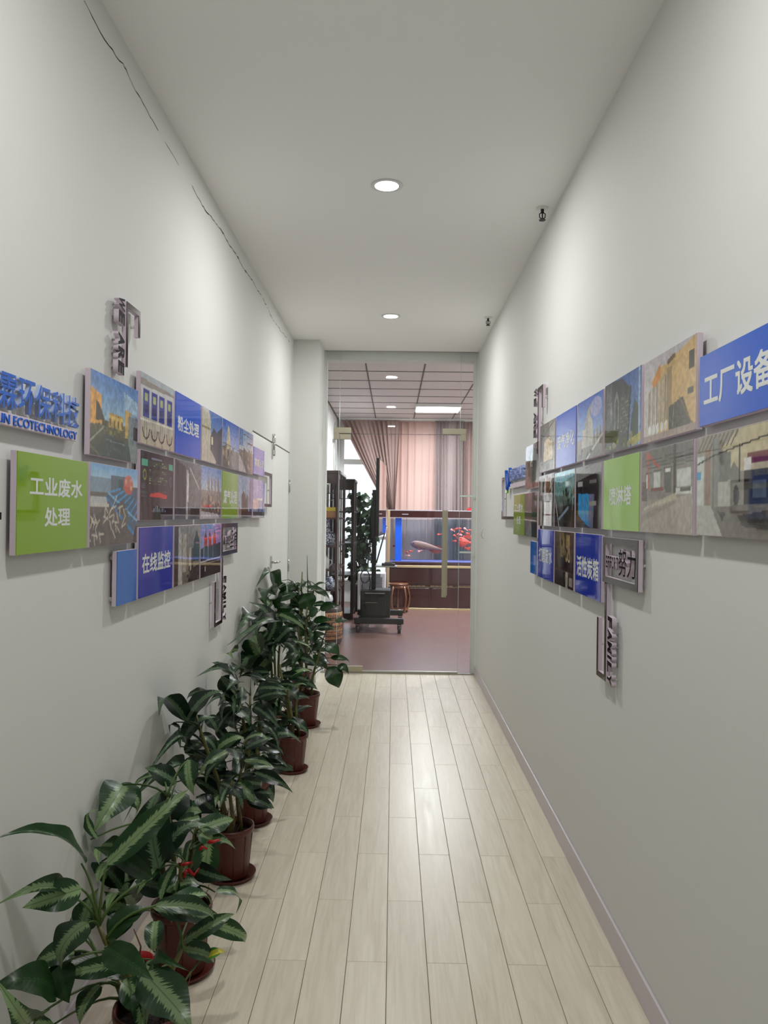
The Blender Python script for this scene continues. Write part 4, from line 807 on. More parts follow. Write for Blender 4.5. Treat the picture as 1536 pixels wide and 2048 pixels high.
# ---------------------------------------------- raised frames and letters
def frame_parts(t, bars, mfront=None, d0=BACK, d1=FRONT):
    """bars: list of (x0,x1,y0,y1) in the local plane; lilac body with dark acrylic face"""
    bm = new_bm(); bm2 = new_bm()
    for (a, b, c, d) in bars:
        bx(bm, a, b, c, d, d0, d1-.002); bx(bm2, a, b, c, d, d1-.002, d1)
    obj('frame_body', bm, M_lilac, t, .0005, 1); obj('frame_face', bm2, mfront or M_brown_acr, t)
    bm = new_bm()
    for (a, b, c, d) in bars: lathe(bm, [(.006, 0), (.006, d0)], 8, ((a+b)/2, (c+d)/2, 0))
    obj('spacer', bm, M_white, t)
def letter3d(t, ch, x, y, w, h, mfront, mside, rot=0, z0=BACK, z1=FRONT, bold=.012, shear=0, name='letter'):
    me = text_mesh(ch, w, h, mfront, z1-z0, bold, shear, 1.0, mside, name)
    o = obj(name, me, None, t); o.location = (x, y, z0); o.rotation_euler = (0, 0, rot); return o
def pins(t, pts):
    bm = new_bm()
    for (x, y) in pts: lathe(bm, [(.004, 0), (.004, BACK+.002)], 8, (x, y, 0))
    obj('spacer', bm, M_white, t)

# framed words
def framed_word(side, y0, y1, z0, z1, label, small, big, first_small=True):
    t, w, h = wall_thing('word_frame', side, y0, y1, z0, z1, label, 'sign')
    b = .024
    frame_parts(t, [(-w/2, w/2, h/2-b, h/2), (-w/2, w/2, -h/2, -h/2+b), (-w/2, -w/2+.03, -h/2+b, h/2-b), (w/2-.03, w/2, -h/2+b, h/2-b)])
    n = len(small)
    for i, ch in enumerate(small): letter3d(t, ch, -w*.40+w*.38*(i+.5)/n, -.006, w*.38/n*.84, h*.26, M_black_acr, M_lilac, bold=.015)
    for i, ch in enumerate(big): letter3d(t, ch, w*.10+w*.24*i, 0, w*.22, h*.56, M_black_acr, M_lilac, bold=.006)
    pins(t, [(-w*.3, 0), (w*.1, 0), (w*.34, 0)])
framed_word('L', 4.387, 4.832, 1.405, 1.589, 'black and lilac frame with raised INSIST 坚持, left wall', 'INSIST', '坚持')
framed_word('R', 2.681, 3.129, 1.396, 1.574, 'dark and lilac frame with raised EFFORT 努力, right wall', 'EFFORT', '努力')
# vertical words with a bent bar
def vertical_word(side, word, yl, z_top, z_bot, width, label, bars, rot=-PI/2):
    # yl: Y of the letters' centre line; bars given in (Y0,Y1,Z0,Z1)
    t, w, h = wall_thing('vertical_word', side, yl-width/2, yl+width/2, z_bot, z_top, label, 'sign')
    s = 1 if side == 'L' else -1
    zc = (z_top+z_bot)/2
    chars = [c for c in word]; unit = (z_top-z_bot)/sum(.55 if c in ' I' else 1 for c in chars); y = (z_top-z_bot)/2
    pp = []
    for c in chars:
        u = unit*(.55 if c in ' I' else 1)
        if c != ' ':
            letter3d(t, c, 0, y-u/2, u*.94*(0.6 if c == 'I' else 1), width, M_black_acr, M_lilac, rot, bold=.045, shear=.06); pp.append((0, y-u/2))
            lab = 1
        y -= u
    pins(t, pp)
    # backing blocks of the letters, one per letter
    bl = [( (a-yl)*s, (b-yl)*s, c-zc, d-zc) for (a, b, c, d) in bars]
    frame_parts(t, [(min(a,b), max(a,b), c, d) for (a, b, c, d) in bl])
    return t
vertical_word('L', 'WE ARE', 2.735, 2.407, 2.132, .062, 'raised black vertical words WE ARE with a hooked black bar, left wall',
              [(2.785, 2.803, 2.17, 2.385), (2.785, 2.935, 2.385, 2.405), (2.917, 2.935, 2.305, 2.385)])
vertical_word('L', 'FAMILY', 4.485, 1.290, 1.028, .075, 'raised black vertical word FAMILY with a J shaped bar, left wall',
              [(4.405, 4.430, 1.045, 1.400), (4.235, 4.430, 1.025, 1.045), (4.235, 4.260, 1.045, 1.272)])
vertical_word('R', 'WE ARE', 4.675, 2.415, 2.120, .085, 'raised vertical words WE ARE with a hooked bar, right wall',
              [(4.565, 4.590, 2.02, 2.385), (4.440, 4.590, 2.385, 2.405), (4.440, 4.465, 2.275, 2.385)])
vertical_word('R', 'FAMILY', 3.015, 1.272, 1.003, .062, 'raised black vertical word FAMILY with a J shaped bar, right wall',
              [(3.070, 3.092, 1.030, 1.392), (3.070, 3.205, 1.008, 1.030), (3.188, 3.205, 1.030, 1.245)])
# square brackets at the far ends
t, w, h = wall_thing('open_frame', 'L', 5.83, 6.175, 1.700, 1.962, 'open lilac square bracket at the far end of the left wall pictures', 'wall frame')
frame_parts(t, [(-w/2, w/2, h/2-.022, h/2), (-w/2, w/2, -h/2, -h/2+.022), (w/2-.03, w/2, -h/2+.022, h/2-.022)])
t, w, h = wall_thing('open_frame', 'R', 5.47, 6.07, 1.628, 1.948, 'open lilac square bracket at the far end of the right wall pictures', 'wall frame')
frame_parts(t, [(-w/2, -w/2+.13, h/2-.022, h/2), (-w/2, w/2, -h/2, -h/2+.022), (-w/2, -w/2+.035, -h/2+.022, h/2-.022)])
t, w, h = wall_thing('open_frame', 'L', 1.55, 1.911, 1.626, 1.80, 'black bar end at the left edge of the picture beside the green sign', 'wall frame')
frame_parts(t, [(-w/2, w/2, -h/2, -h/2+.018), (-w/2, -w/2+.03, -h/2+.018, h/2)], M_black_acr)
# blue company names
t, w, h = wall_thing('company_name', 'L', 1.80, 2.376, 1.862, 1.998, 'raised blue 霖环保科技 and ECOTECHNOLOGY lettering on the left wall', 'sign')
chs = '德霖环保科技'; x0 = 1.80
for i, ch in enumerate(chs):
    yc = 1.842 + i*.0985
    letter3d(t, ch, yc-(1.80+2.376)/2, 1.9475-(1.862+1.998)/2, .092, .090, M_blue_acr, M_blue_side, 0, .020, .031, bold=.010)
bm = new_bm(); bx(bm, -.20, w/2-.002, -.068, -.036, BACK, .026); obj('name_strip', bm, M_lilac, t, .001, 1)
o = obj('lettering', text_mesh('LIN ECOTECHNOLOGY', .478, .024, M_blue_acr, .003, 0, 0, 1.0), None, t); o.location = (w/2-.245, -.052, .026)
pins(t, [(-.2+.1*i, .02) for i in range(5)]+[(-.1, -.05), (.2, -.05)])
t, w, h = wall_thing('company_name', 'R', 5.03, 5.90, 1.845, 2.00, 'small raised blue logo and 环保科技 lettering at the far right wall', 'sign')
bm = new_bm()
for (a, b) in (((-.42,.07),(-.36,-.07)), ((-.36,-.07),(-.31,.04)), ((-.31,.04),(-.27,-.05)), ((-.27,-.05),(-.22,.08))):
    dx, dy = b[0]-a[0], b[1]-a[1]; L_ = math.hypot(dx, dy); nx, ny = -dy/L_*.012, dx/L_*.012
    q = [(a[0]+nx,a[1]+ny),(a[0]-nx,a[1]-ny),(b[0]-nx,b[1]-ny),(b[0]+nx,b[1]+ny)]
    lo = [bm.verts.new((x, y, BACK)) for x, y in q]; hi = [bm.verts.new((x, y, .036)) for x, y in q]
    bm.faces.new(lo[::-1]); bm.faces.new(hi)
    for i in range(4): bm.faces.new((lo[i], lo[(i+1)%4], hi[(i+1)%4], hi[i]))
bmesh.ops.recalc_face_normals(bm, faces=bm.faces); obj('emblem', bm, M_blue_acr, t)
bm = new_bm(); bx(bm, -.40, -.36, -.10, -.05, BACK, .03); obj('emblem_accent', bm, M_green2, t, .004, 1)
for i, ch in enumerate('德霖环保科技'): letter3d(t, ch, -.15+i*.104, .022, .092, .085, M_blue_acr, M_blue_side, 0, BACK, .036, bold=.006)
bm = new_bm(); bx(bm, -.22, .42, -.07, -.036, BACK, .024); obj('name_strip', bm, M_lilac, t, .001, 1)
pins(t, [(-.4+.1*i, .0) for i in range(9)])
bpy.data.objects.remove(_fo)
# ================================================================== PLANTS
def leaf_mesh(name, arch, fold, wave, m, tipcurl=0.0, belly=.42, nu=8, nv=16):
    me = bpy.data.meshes.new(name); vs = []; fs = []; uvs = []
    for j in range(nv+1):
        t = j/nv
        # outline: rounded base, long drip tip
        wd = (math.sin(PI*min(1, t**.72))**.85) if t < 1 else 0
        wd = max(wd*(1-.25*max(0, t-.6)/.4), 0.015)
        for i in range(nu+1):
            u = i/nu; s = (u-.5)*2
            z = arch*4*t*(1-t) + fold*wd*abs(s)*.5*(.6+.4*t) + wave*math.sin(t*15+ (2 if s > 0 else 0))*abs(s)**2*wd - tipcurl*max(0, t-.7)**2*6
            vs.append((s*.5*wd, t, z)); uvs.append((.5+(u-.5)*wd, t))
    for j in range(nv):
        for i in range(nu):
            a = j*(nu+1)+i; fs.append((a, a+1, a+nu+2, a+nu+1))
    me.from_pydata(vs, [], fs); ul = me.uv_layers.new(name='UVMap')
    for lp in me.loops: ul.data[lp.index].uv = uvs[lp.vertex_index]
    me.polygons.foreach_set('use_smooth', [True]*len(me.polygons)); me.materials.append(m); return me
LM = {}
for key, m in (('A', M_leafA), ('B', M_leafB), ('C', M_leafC), ('Y', M_leafY)):
    LM[key] = [leaf_mesh('leaf', a, f, wv, m, tc) for a, f, wv, tc in ((.06,.10,.012,.3),(.12,.14,.018,.2),(.18,.08,.02,.4),(.09,.20,.014,.5),(.03,.06,.022,.15))]
def put_leaf(parent, B, T, wd, key, rnd, roll=0.0, name='leaf'):
    B = Vector(B); T = Vector(T); d = T-B; L = d.length
    if L < 1e-3: return
    y = d/L; hint = Vector((rnd.uniform(-.35,.35), -.62+rnd.uniform(-.3,.3), .72))
    n = hint - y*hint.dot(y); n = n.normalized() if n.length > .05 else Vector((0,-1,0))
    x = y.cross(n).normalized()
    if roll: n = Matrix.Rotation(roll, 3, y) @ n; x = y.cross(n).normalized()
    M = Matrix.Identity(4)
    for r in range(3): M[r][0] = x[r]*wd; M[r][1] = y[r]*L; M[r][2] = n[r]*L
    P0 = parent.location
    for r in range(3): M[r][3] = B[r]-P0[r]
    me = rnd.choice(LM[key])
    mn = min((M[0][0]*v.co.x+M[0][1]*v.co.y+M[0][2]*v.co.z) for v in me.vertices) + B.x
    if mn < XL+.012: M[0][3] += XL+.012-mn
    o = obj(name, me, None, parent); o.matrix_basis = M
    return o
def petiole(bm, A, B, r=.003, rnd=random):
    A = Vector(A); B = Vector(B); mid = A.lerp(B, .45) + Vector((0, 0, .22*(B-A).length)) - Vector(((B-A).x*.2, (B-A).y*.2, 0))
    pts = []
    for i in range(7): t = i/6; pts.append(A*(1-t)**2 + mid*2*t*(1-t) + B*t*t)
    tube(bm, pts, [r*1.5, r*1.3, r*1.15, r, r, r*.9, r*.8], 6)
def pot_parts(t, rt, rb, h, soil=True):
    bm = new_bm(); n = 32
    prof = [(rb*.0+.0001, .012), (rb, .012), (rb*1.02, .02), (rt*.93, h-.03), (rt*.95, h-.028), (rt, h-.024), (rt*1.015, h-.012), (rt, h), (rt*.93, h), (rt*.9, h-.03), (rt*.88, h-.05)]
    lathe(bm, prof, n)
    # moulded ribs round the body
    for k in range(10):
        a = 2*PI*k/10; c, s_ = math.cos(a), math.sin(a)
        tube(bm, [(rb*1.0*c, rb*1.0*s_, .03), (rt*.925*c, rt*.925*s_, h-.034)], .0028, 5)
    obj('pot', bm, M_pot, t)
    bm = new_bm(); lathe(bm, [(.0001, .002), (rb*1.2, .002), (rb*1.42, .022), (rb*1.45, .022), (rb*1.25, 0), (rb*1.0, 0)], 32); obj('saucer', bm, M_pot, t)
    bm = new_bm(); bmesh.ops.create_circle(bm, cap_ends=True, radius=rt*.89, segments=24); bmesh.ops.translate(bm, verts=bm.verts, vec=(0,0,h-.035)); obj('soil', bm, M_soil, t)
def plant(k, x, y, rt, rb, h, label, keys, fill, ftop, canes, twigs=0, rfill=.17, wfill=.05, xo=0.0):
    rnd = random.Random(hash(k) % 1000 if False else ord(k[0])*7)
    t = thing('potted_aglaonema', label, 'potted plant', (x, y, 0), 0, 'potted plants along the left wall')
    pot_parts(t, rt, rb, h)
    L = LEAVES[k]
    cs = []
    for (dx, dy, tx, ty, tz) in canes:
        pts = []
        for i in range(8):
            s_ = i/7; pts.append(Vector((dx+(tx-dx)*s_**1.3+.008*math.sin(6*s_+dx*40), dy+(ty-dy)*s_**1.3+.008*math.cos(5*s_+dy*40), h-.05+(tz-h+.05)*s_)))
        cs.append(pts); bm = new_bm(); tube(bm, pts, [.011, .0105, .010, .0095, .009, .008, .007, .005], 10); obj('stem', bm, M_cane, t)
    bm = new_bm()
    def attach(B, r):
        Bl = Vector(B)-Vector((x, y, 0)); best = None
        for pts in cs:
            for p in pts[2:]:
                dz = Bl.z-p.z; c = (Bl-p).length + (0 if dz > .02 else .4*(0.02-dz)+.05)
                if best is None or c < best[0]: best = (c, p)
        petiole(bm, best[1], Bl, r, rnd)
    for q in L:
        B, T_, wd = q[:3], q[3:6], q[6]
        key = keys[int(rnd.random()*len(keys))]
        put_leaf(t, B, T_, wd*(1.42 if k in 'AB' else 1.3), key, rnd, rnd.uniform(-.35, .35)); attach(B, .0035)
    for i in range(fill):
        a = rnd.uniform(0, 2*PI); zz = rnd.uniform(h+.06, ftop); r0 = rnd.uniform(.02, rfill*.6); ln = rnd.uniform(.13, .21)
        B = Vector((x+xo+r0*math.cos(a), y+r0*math.sin(a), zz)); el = rnd.uniform(-.7, .5)
        T_ = B+Vector((math.cos(a)*math.cos(el), math.sin(a)*math.cos(el), math.sin(el)))*ln
        if T_.x < XL+.03: T_.x = XL+.03
        if B.x < XL+.04: B.x = XL+.04
        if T_.z < .03: T_.z = .03
        put_leaf(t, B, T_, rnd.uniform(.8, 1.3)*wfill, keys[int(rnd.random()*len(keys))], rnd, rnd.uniform(-.5, .5)); attach(B, .0028)
    obj('petioles', bm, M_petiole if k in 'AB' else M_petiole_dk, t)
    if twigs:
        bm = new_bm()
        for i in range(twigs):
            a = rnd.uniform(0, 2*PI); r0 = rnd.uniform(0, rt*.7); p = Vector((r0*math.cos(a), r0*math.sin(a), h-.04)); pts = [p]
            for s_ in range(3): p = p+Vector((rnd.uniform(-.02,.02), rnd.uniform(-.02,.02), rnd.uniform(.02,.05))); pts.append(p)
            tube(bm, pts, [.002, .0018, .0014, .001], 5)
        obj('dry_stalks', bm, M_twig, t)
    return t
random.seed(5)
pA = plant('A', -.665, 2.20, .105, .075, .26, 'nearest potted plant, in the lower left corner, large striped leaves on a yellowish stem', 'AAAC', 9, .42,
           [(-.02, -.02, -.13, -.04, .50), (.03, .02, .07, .03, .40), (-.06, .03, -.16, .02, .36)], 5)
pB = plant('B', -.745, 2.81, .108, .084, .24, 'second potted plant, with one broad upright striped leaf and red ties', 'AAB', 18, .55,
           [(-.03, 0, -.05, 0, .62), (.03, .02, .04, .02, .52), (0, -.03, .02, -.05, .42), (-.05, .02, -.12, .03, .48)], 8)
pC = plant('C', -.717, 3.54, .101, .078, .235, 'third potted plant from the camera, dry stalks showing in its pot', 'BBA', 24, .62,
           [(-.02, 0, -.16, -.02, .74), (.03, .02, .03, .02, .48), (0, -.03, .01, -.03, .45), (-.04, .03, -.09, .04, .5)], 26, .2, .06)
pD = plant('D', -.735, 4.17, .096, .075, .225, 'fourth potted plant, only a slice of its pot showing behind the third', 'BBB', 42, .80,
           [(-.02, 0, -.08, 0, .74), (.03, .02, .03, .02, .62), (0, -.03, .06, -.03, .55), (-.04, .03, -.02, .04, .66)], 8, .22, .065, -.06)
pE = plant('E', -.63, 5.01, .096, .072, .235, 'fifth potted plant, drooping leaves half hiding its pot and saucer', 'BBB', 22, .62,
           [(-.02, 0, -.08, 0, .68), (.03, .02, .02, .02, .55), (0, -.03, -.03, -.03, .6)], 12, .15, .065, -.10)
pF = plant('F', -.675, 6.08, .12, .09, .255, 'farthest fully visible potted plant, bare canes rising from its pot by the glass wall', 'CBC', 18, .95,
           [(-.03, 0, -.05, 0, .80), (.0, .02, .01, .02, .92), (.05, -.03, .12, -.03, .62)], 4, .2, .06)
pG = plant('G', -.84, 5.62, .09, .07, .21, 'dense potted plant against the left wall, between the fifth and the farthest pots', 'BBA', 34, 1.0,
           [(-.02, 0, -.05, 0, .95), (.03, .02, .03, .02, .82), (0, -.03, .01, -.03, .88)], 0, .16, .065)
pH = plant('H', -.82, 7.12, .10, .075, .22, 'tallest potted plant at the back, its top leaves in front of the white door', 'CCB', 32, 1.05,
           [(-.02, 0, .0, 0, 1.12), (.03, .02, .10, .02, 1.0), (0, -.03, -.02, -.03, .9)], 0, .2, .065)
bm = new_bm(); tube(bm, [(.05, 0, .9), (.04, 0, 1.1), (.035, 0, 1.27)], [.006, .004, .002], 6); obj('shoot', bm, M_petiole_dk, pH)
# yellowing leaf of the nearest plant
rr = random.Random(1)
put_leaf(pA, (-.545, 2.30, .335), (-.485, 2.33, .345), .038, 'Y', rr); bm = new_bm(); petiole(bm, (.06, .02, .24), (.12, .10, .335), .003); obj('petiole', bm, M_petiole, pA)
# red ties and the small red pot between the first two plants
bm = new_bm()
for (dx, dy, dz, a) in ((.0, -.05, .40, .3), (.03, -.04, .38, -.5), (.06, -.03, .44, .8), (.02, -.05, .36, 1.2), (.09, -.02, .47, .2)):
    tube(bm, [(dx, dy, dz), (dx+.03*math.cos(a), dy-.01, dz+.03*math.sin(a)), (dx+.05*math.cos(a), dy, dz+.01)], [.008, .006, .003], 6)
obj('ribbon_tie', bm, M_redpl, pB)
sp = thing('small_red_pot', 'small red plastic pot between the two nearest plants', 'pot', (-.80, 2.50, 0))
bm = new_bm(); lathe(bm, [(.0001,.0), (.032,.0), (.034,.01), (.042,.19), (.046,.192), (.046,.215), (.043,.215), (.04,.19), (.038,.18)], 28); obj('body', bm, M_redpl, sp)
bm = new_bm(); bmesh.ops.create_circle(bm, cap_ends=True, radius=.039, segments=20); bmesh.ops.translate(bm, verts=bm.verts, vec=(0,0,.188)); obj('soil', bm, M_soil, sp)
bm = new_bm(); tube(bm, [(0,0,.18),(.01,-.01,.26),(-.01,-.02,.32)], [.004,.003,.002], 6); obj('twig', bm, M_twig, sp)

# ================================================================== FAR ROOM
# curtains -------------------------------------------------------
def curtain(label, m, xt0, xt1, xb0, xb1, zt, zb, folds, amp, y0, seed=1, bow=0.0, name='curtain'):
    t = thing(name, label, 'curtain', ((xt0+xt1)/2, y0, zb))
    rnd = random.Random(seed); nu, nv = folds*8, 26; bm = new_bm(); grid = []
    ph = [rnd.uniform(.7, 1.3) for _ in range(folds+2)]
    for j in range(nv+1):
        v = j/nv; row = []
        for i in range(nu+1):
            u = i/nu; vv = v**1.0
            xt = xt0+(xt1-xt0)*u; xb = xb0+(xb1-xb0)*u
            x_ = xt+(xb-xt)*vv + bow*math.sin(PI*v)*(1-u)
            z_ = zt+(zb-zt)*v
            k = u*folds; a = amp*ph[int(k)]*(.55+.45*math.sin(v*2+int(k)))
            y_ = y0 - a*math.sin(2*PI*k) - a*.35*math.sin(4*PI*k+v*3)
            row.append(bm.verts.new((x_-t.location.x, y_-y0, z_-zb)))
        grid.append(row)
    for j in range(nv):
        for i in range(nu):
            f = bm.faces.new((grid[j][i], grid[j][i+1], grid[j+1][i+1], grid[j+1][i])); f.smooth = True
    obj('cloth', bm, m, t)
    return t
curtain('taupe curtain swept aside from the left corner down to its tie', M_curt, -1.0, .10, -.10, .03, 3.40, 1.74, 13, .05, 14.42, 2, -.02)
curtain('middle curtain coloured peach as daylight shining through, behind the fish tank', M_curt2, -.14, .785, -.14, .785, 3.40, .06, 7, .05, 14.54, 5)
curtain('gathered curtain at the right, coloured greyer for the shade of its folds', M_curt3, .75, 1.30, .75, 1.30, 3.40, .06, 9, .055, 14.42, 8)
curtain('taupe curtain at the far right of the window', M_curt, 1.28, 3.2, 1.28, 3.2, 3.40, .06, 20, .04, 14.55, 9)
cr = thing('curtain_rail', 'pale double curtain rail under the far ceiling', 'curtain rail', (1.0, 14.48, 3.41))
bm = new_bm()
for dy in (-.03, .06): bx(bm, -2.04, 2.3, dy-.012, dy+.012, 0, .03)
bx(bm, -2.04, 2.3, .24, .262, 0, .04)
for x_ in (-1.9, -.7, .5, 1.7): bx(bm, x_-.02, x_+.02, -.04, .26, .028, .04)
obj('rail', bm, M_white, cr, .002, 1)

# fish tank ------------------------------------------------------
TX0_, TX1_, TY0, TY1 = -.105, 2.15, 13.62, 14.22
tk = thing('aquarium', 'long aquarium on a glossy maroon cabinet with a dark hood', 'aquarium', (0, 0, 0))
boxobj('cabinet', (TX0_+.02, TX1_, TY0, TY1, .0, .735), M_maroon, tk, .004)
bm = new_bm()
for i in range(3): bx(bm, TX0_+.06+.72*i, TX0_+.74+.72*i, TY0-.014, TY0-.001, .46, .72)
for i in range(3): bx(bm, TX0_+.06+.72*i, TX0_+.74+.72*i, TY0-.014, TY0-.001, .05, .38)
obj('door_panel', bm, M_maroon, tk, .003, 1)
bm = new_bm()
for i in range(24):
    x_ = .18+.08*i
    if i % 6 != 5: bx(bm, x_, x_+.066, TY0-.018, TY0-.010, .408, .412); bx(bm, x_, x_+.066, TY0-.018, TY0-.010, .424, .427)
bx(bm, TX0_+.06, TX1_, TY0-.012, TY0-.002, .400, .403)
obj('gold_inlay', bm, M_gold, tk)
boxobj('plinth_strip', (TX0_+.2, TX1_, TY0-.02, TY0-.002, 0, .035), M_gold, tk, .002)
boxobj('worktop_strip', (TX0_, TX1_, TY0-.02, TY1, .735, .775), M_gold, tk, .003)
boxobj('lower_band', (TX0_+.02, TX1_, TY0-.008, TY1, .775, .83), M_maroon, tk, .003)
boxobj('corner_post', (TX0_, TX0_+.045, TY0-.024, TY0+.02, .36, 1.735), M_gold, tk, .003)
bm = new_bm(); bx(bm, TX0_+.045, TX1_, TY0-.01, TY1, 1.605, 1.735); obj('hood', bm, M_maroon, tk, .004, 1)
bm = new_bm(); bx(bm, TX0_+.045, TX1_, TY0-.014, TY0-.010, 1.600, 1.610); bx(bm, TX0_, TX1_, TY0-.014, TY0-.010, 1.728, 1.742); bx(bm, .15, .26, TY0-.016, TY0-.010, 1.66, 1.672); obj('hood_trim', bm, mat('silvery_trim', rgb(196,190,200), rough=.3, metal=.5), tk)
bm = new_bm(); bx(bm, TX0_+.045, TX1_, TY0, TY0+.012, .83, 1.605); obj('front_glass', bm, M_tankglass, tk)
bm = new_bm(); bx(bm, TX0_+.045, TX1_, TY1-.012, TY1, .83, 1.605); obj('back_glass', bm, M_tankglass, tk)
bm = new_bm(); bx(bm, TX0_+.05, TX1_-.005, TY0+.30, TY0+.302, .835, 1.575); obj('water', bm, M_water, tk)
bm = new_bm(); bx(bm, .035, .145, TY0+.05, TY0+.36, .84, 1.60); obj('blue_filter_column', bm, mat('glowing_blue_film', rgb(10,92,224), rough=.3, emit=(.0,.13,.72,1), estr=.25), tk, .004, 1)  # blue film made to glow; emission stands in for tank light on it
bm = new_bm(); bx(bm, TX0_+.05, TX1_, TY0+.013, TY1-.013, .832, .85); obj('tank_floor', bm, mat('violet_blue_gravel_plate', rgb(120,122,186), rough=.4), tk)
bm = new_bm(); bx(bm, .15, TX1_-.05, TY0+.10, TY0+.34, 1.597, 1.606); obj('light_bar', bm, M_black, tk)
area('lamp', (1.1, TY0+.22, 1.594), 1.9, .2, TANK_W, (.80,.86,1.0), tk)
# fish
M_arow = mat('arowana_scales', rgb(138,106,98), rough=.4, metal=.3, bump=.6, bscale=130, var=.25, vscale=50)
M_fin = mat('dark_red_fin', rgb(120,48,44), rough=.4)
M_fishr = mat('orange_red_fish', rgb(214,74,56), rough=.4, var=.25, vscale=30)
M_fishp = mat('pale_pink_fish', rgb(238,150,140), rough=.35)
M_eye = mat('fish_eye', rgb(14,12,12), rough=.1)
def fish_body(bm, L, H, Wd, droop=0.0, n=14, belly=1.0):
    rings = []
    for i in range(n+1):
        t = i/n; r = (math.sin(PI*min(1, t**.62))**.75 if 0 < t < 1 else 0)*(1-.55*t*t)+.02
        if t > .85: r = max(r, .16)
        c = Vector(((t-.5)*L, 0, -droop*t*t))
        rings.append([bm.verts.new(c+Vector((0, Wd*.5*r*math.cos(2*PI*k/12), H*.5*r*math.sin(2*PI*k/12)*(belly if k > 6 else 1)))) for k in range(12)])
    for i in range(n):
        for k in range(12):
            f = bm.faces.new((rings[i][k], rings[i][(k+1)%12], rings[i+1][(k+1)%12], rings[i+1][k])); f.smooth = True
    bm.faces.new(rings[0][::-1]); bm.faces.new(rings[-1])
def fin(bm, pts, th=.004):
    a = [bm.verts.new((x_, -th/2, z_)) for x_, z_ in pts]; b = [bm.verts.new((x_, th/2, z_)) for x_, z_ in pts]
    bm.faces.new(a); bm.faces.new(b[::-1]); n = len(pts)
    for i in range(n): bm.faces.new((a[i], b[i], b[(i+1)%n], a[(i+1)%n]))
t = thing('arowana', 'large silvery pink arowana swimming left in the middle of the tank', 'fish', (.60, 13.80, 1.10)); t.rotation_euler = (0, math.radians(10), 0)
bm = new_bm(); fish_body(bm, .60, .15, .07); obj('body', bm, M_arow, t)
bm = new_bm(); fin(bm, [(.02,-.055),(.16,-.10),(.27,-.06),(.25,-.02),(.1,-.04)]); fin(bm, [(.10,.045),(.22,.055),(.27,.03),(.24,.01)]); fin(bm, [(.27,.03),(.36,.045),(.37,-.035),(.27,-.03)]); obj('fin', bm, M_fin, t)
bm = new_bm()
for s in (-1, 1): tube(bm, [(-.16, s*.03, -.05), (-.09, s*.05, -.09), (0, s*.06, -.10)], [.008, .005, .002], 6)
tube(bm, [(-.3,-.01,-.005),(-.33,-.02,.02)], .002, 5); obj('pectoral_fin', bm, M_fin, t)
bm = new_bm(); bmesh.ops.create_uvsphere(bm, u_segments=10, v_segments=8, radius=.012); bmesh.ops.translate(bm, verts=bm.verts, vec=(-.245, -.018, .012)); obj('eye', bm, M_eye, t)
t = thing('large_red_parrot_fish', 'large round orange red fish near the right side of the tank', 'fish', (1.26, 13.80, 1.185))
bm = new_bm(); fish_body(bm, .22, .19, .10, belly=1.05); obj('body', bm, M_fishr, t)
bm = new_bm(); fin(bm, [(-.02,.10),(.08,.15),(.13,.08),(.1,.05)]); fin(bm, [(0,-.1),(.08,-.14),(.12,-.07)]); fin(bm, [(.11,.03),(.19,.07),(.19,-.06),(.11,-.03)]); obj('fin', bm, M_fishr, t)
bm = new_bm(); bmesh.ops.create_uvsphere(bm, u_segments=8, v_segments=6, radius=.011); bmesh.ops.translate(bm, verts=bm.verts, vec=(-.09, -.035, .02)); obj('eye', bm, M_eye, t)
bmr = new_bm(); fish_body(bmr, .068, .038, .018, n=8); fin(bmr, [(.028,.0),(.05,.016),(.05,-.016)]); meR = mesh_of('small_fish', bmr, M_fishr)
bmr = new_bm(); fish_body(bmr, .068, .038, .018, n=8); fin(bmr, [(.028,.0),(.05,.016),(.05,-.016)]); meP = mesh_of('small_fish', bmr, M_fishp)
rf = random.Random(12)
spots = [(1.10,1.42,0),(1.16,1.43,0),(1.03,1.40,1),(1.22,1.37,0),(1.14,1.33,0),(1.20,1.31,1),(1.08,1.30,0),(1.28,1.42,1),(1.32,1.34,0),(1.27,1.28,0),(1.17,1.26,0),(1.35,1.40,0),(1.37,1.28,1),(1.10,1.20,0),(1.36,1.18,0),(1.30,1.08,0),(.80,1.32,0),(.24,1.00,0),(.31,1.02,0),(.27,.94,1),(.02,1.10,0),(.46,1.02,1),(1.38,1.06,0),(1.45,1.33,0),(1.52,1.25,0),(1.5,1.12,1),(1.24,1.20,0)]
for (x_, z_, kd) in spots:
    o = obj('small_fish', meP if kd else meR); o.location = (x_, (13.665 if rf.random() < .55 else 13.90), z_); o.rotation_euler = (0, rf.uniform(-.6,.6), rf.choice([0, PI])+rf.uniform(-.5,.5))
    tag(o, 'small orange red fish in the tank', 'fish', 'small orange red fish in the tank') if not kd else tag(o, 'small pale pink fish in the tank', 'fish', 'small pale pink fish in the tank')
t = thing('red_feed_box', 'small red object on top of the aquarium hood at the right', 'box', (1.36, 13.75, 1.742))
bm = new_bm(); bx(bm, -.07, .07, -.03, .03, 0, .045); obj('box', bm, M_redpl, t, .012, 3); bm = new_bm(); bx(bm, -.05, .05, -.02, .02, .045, .055); obj('lid', bm, M_black, t, .004, 1)

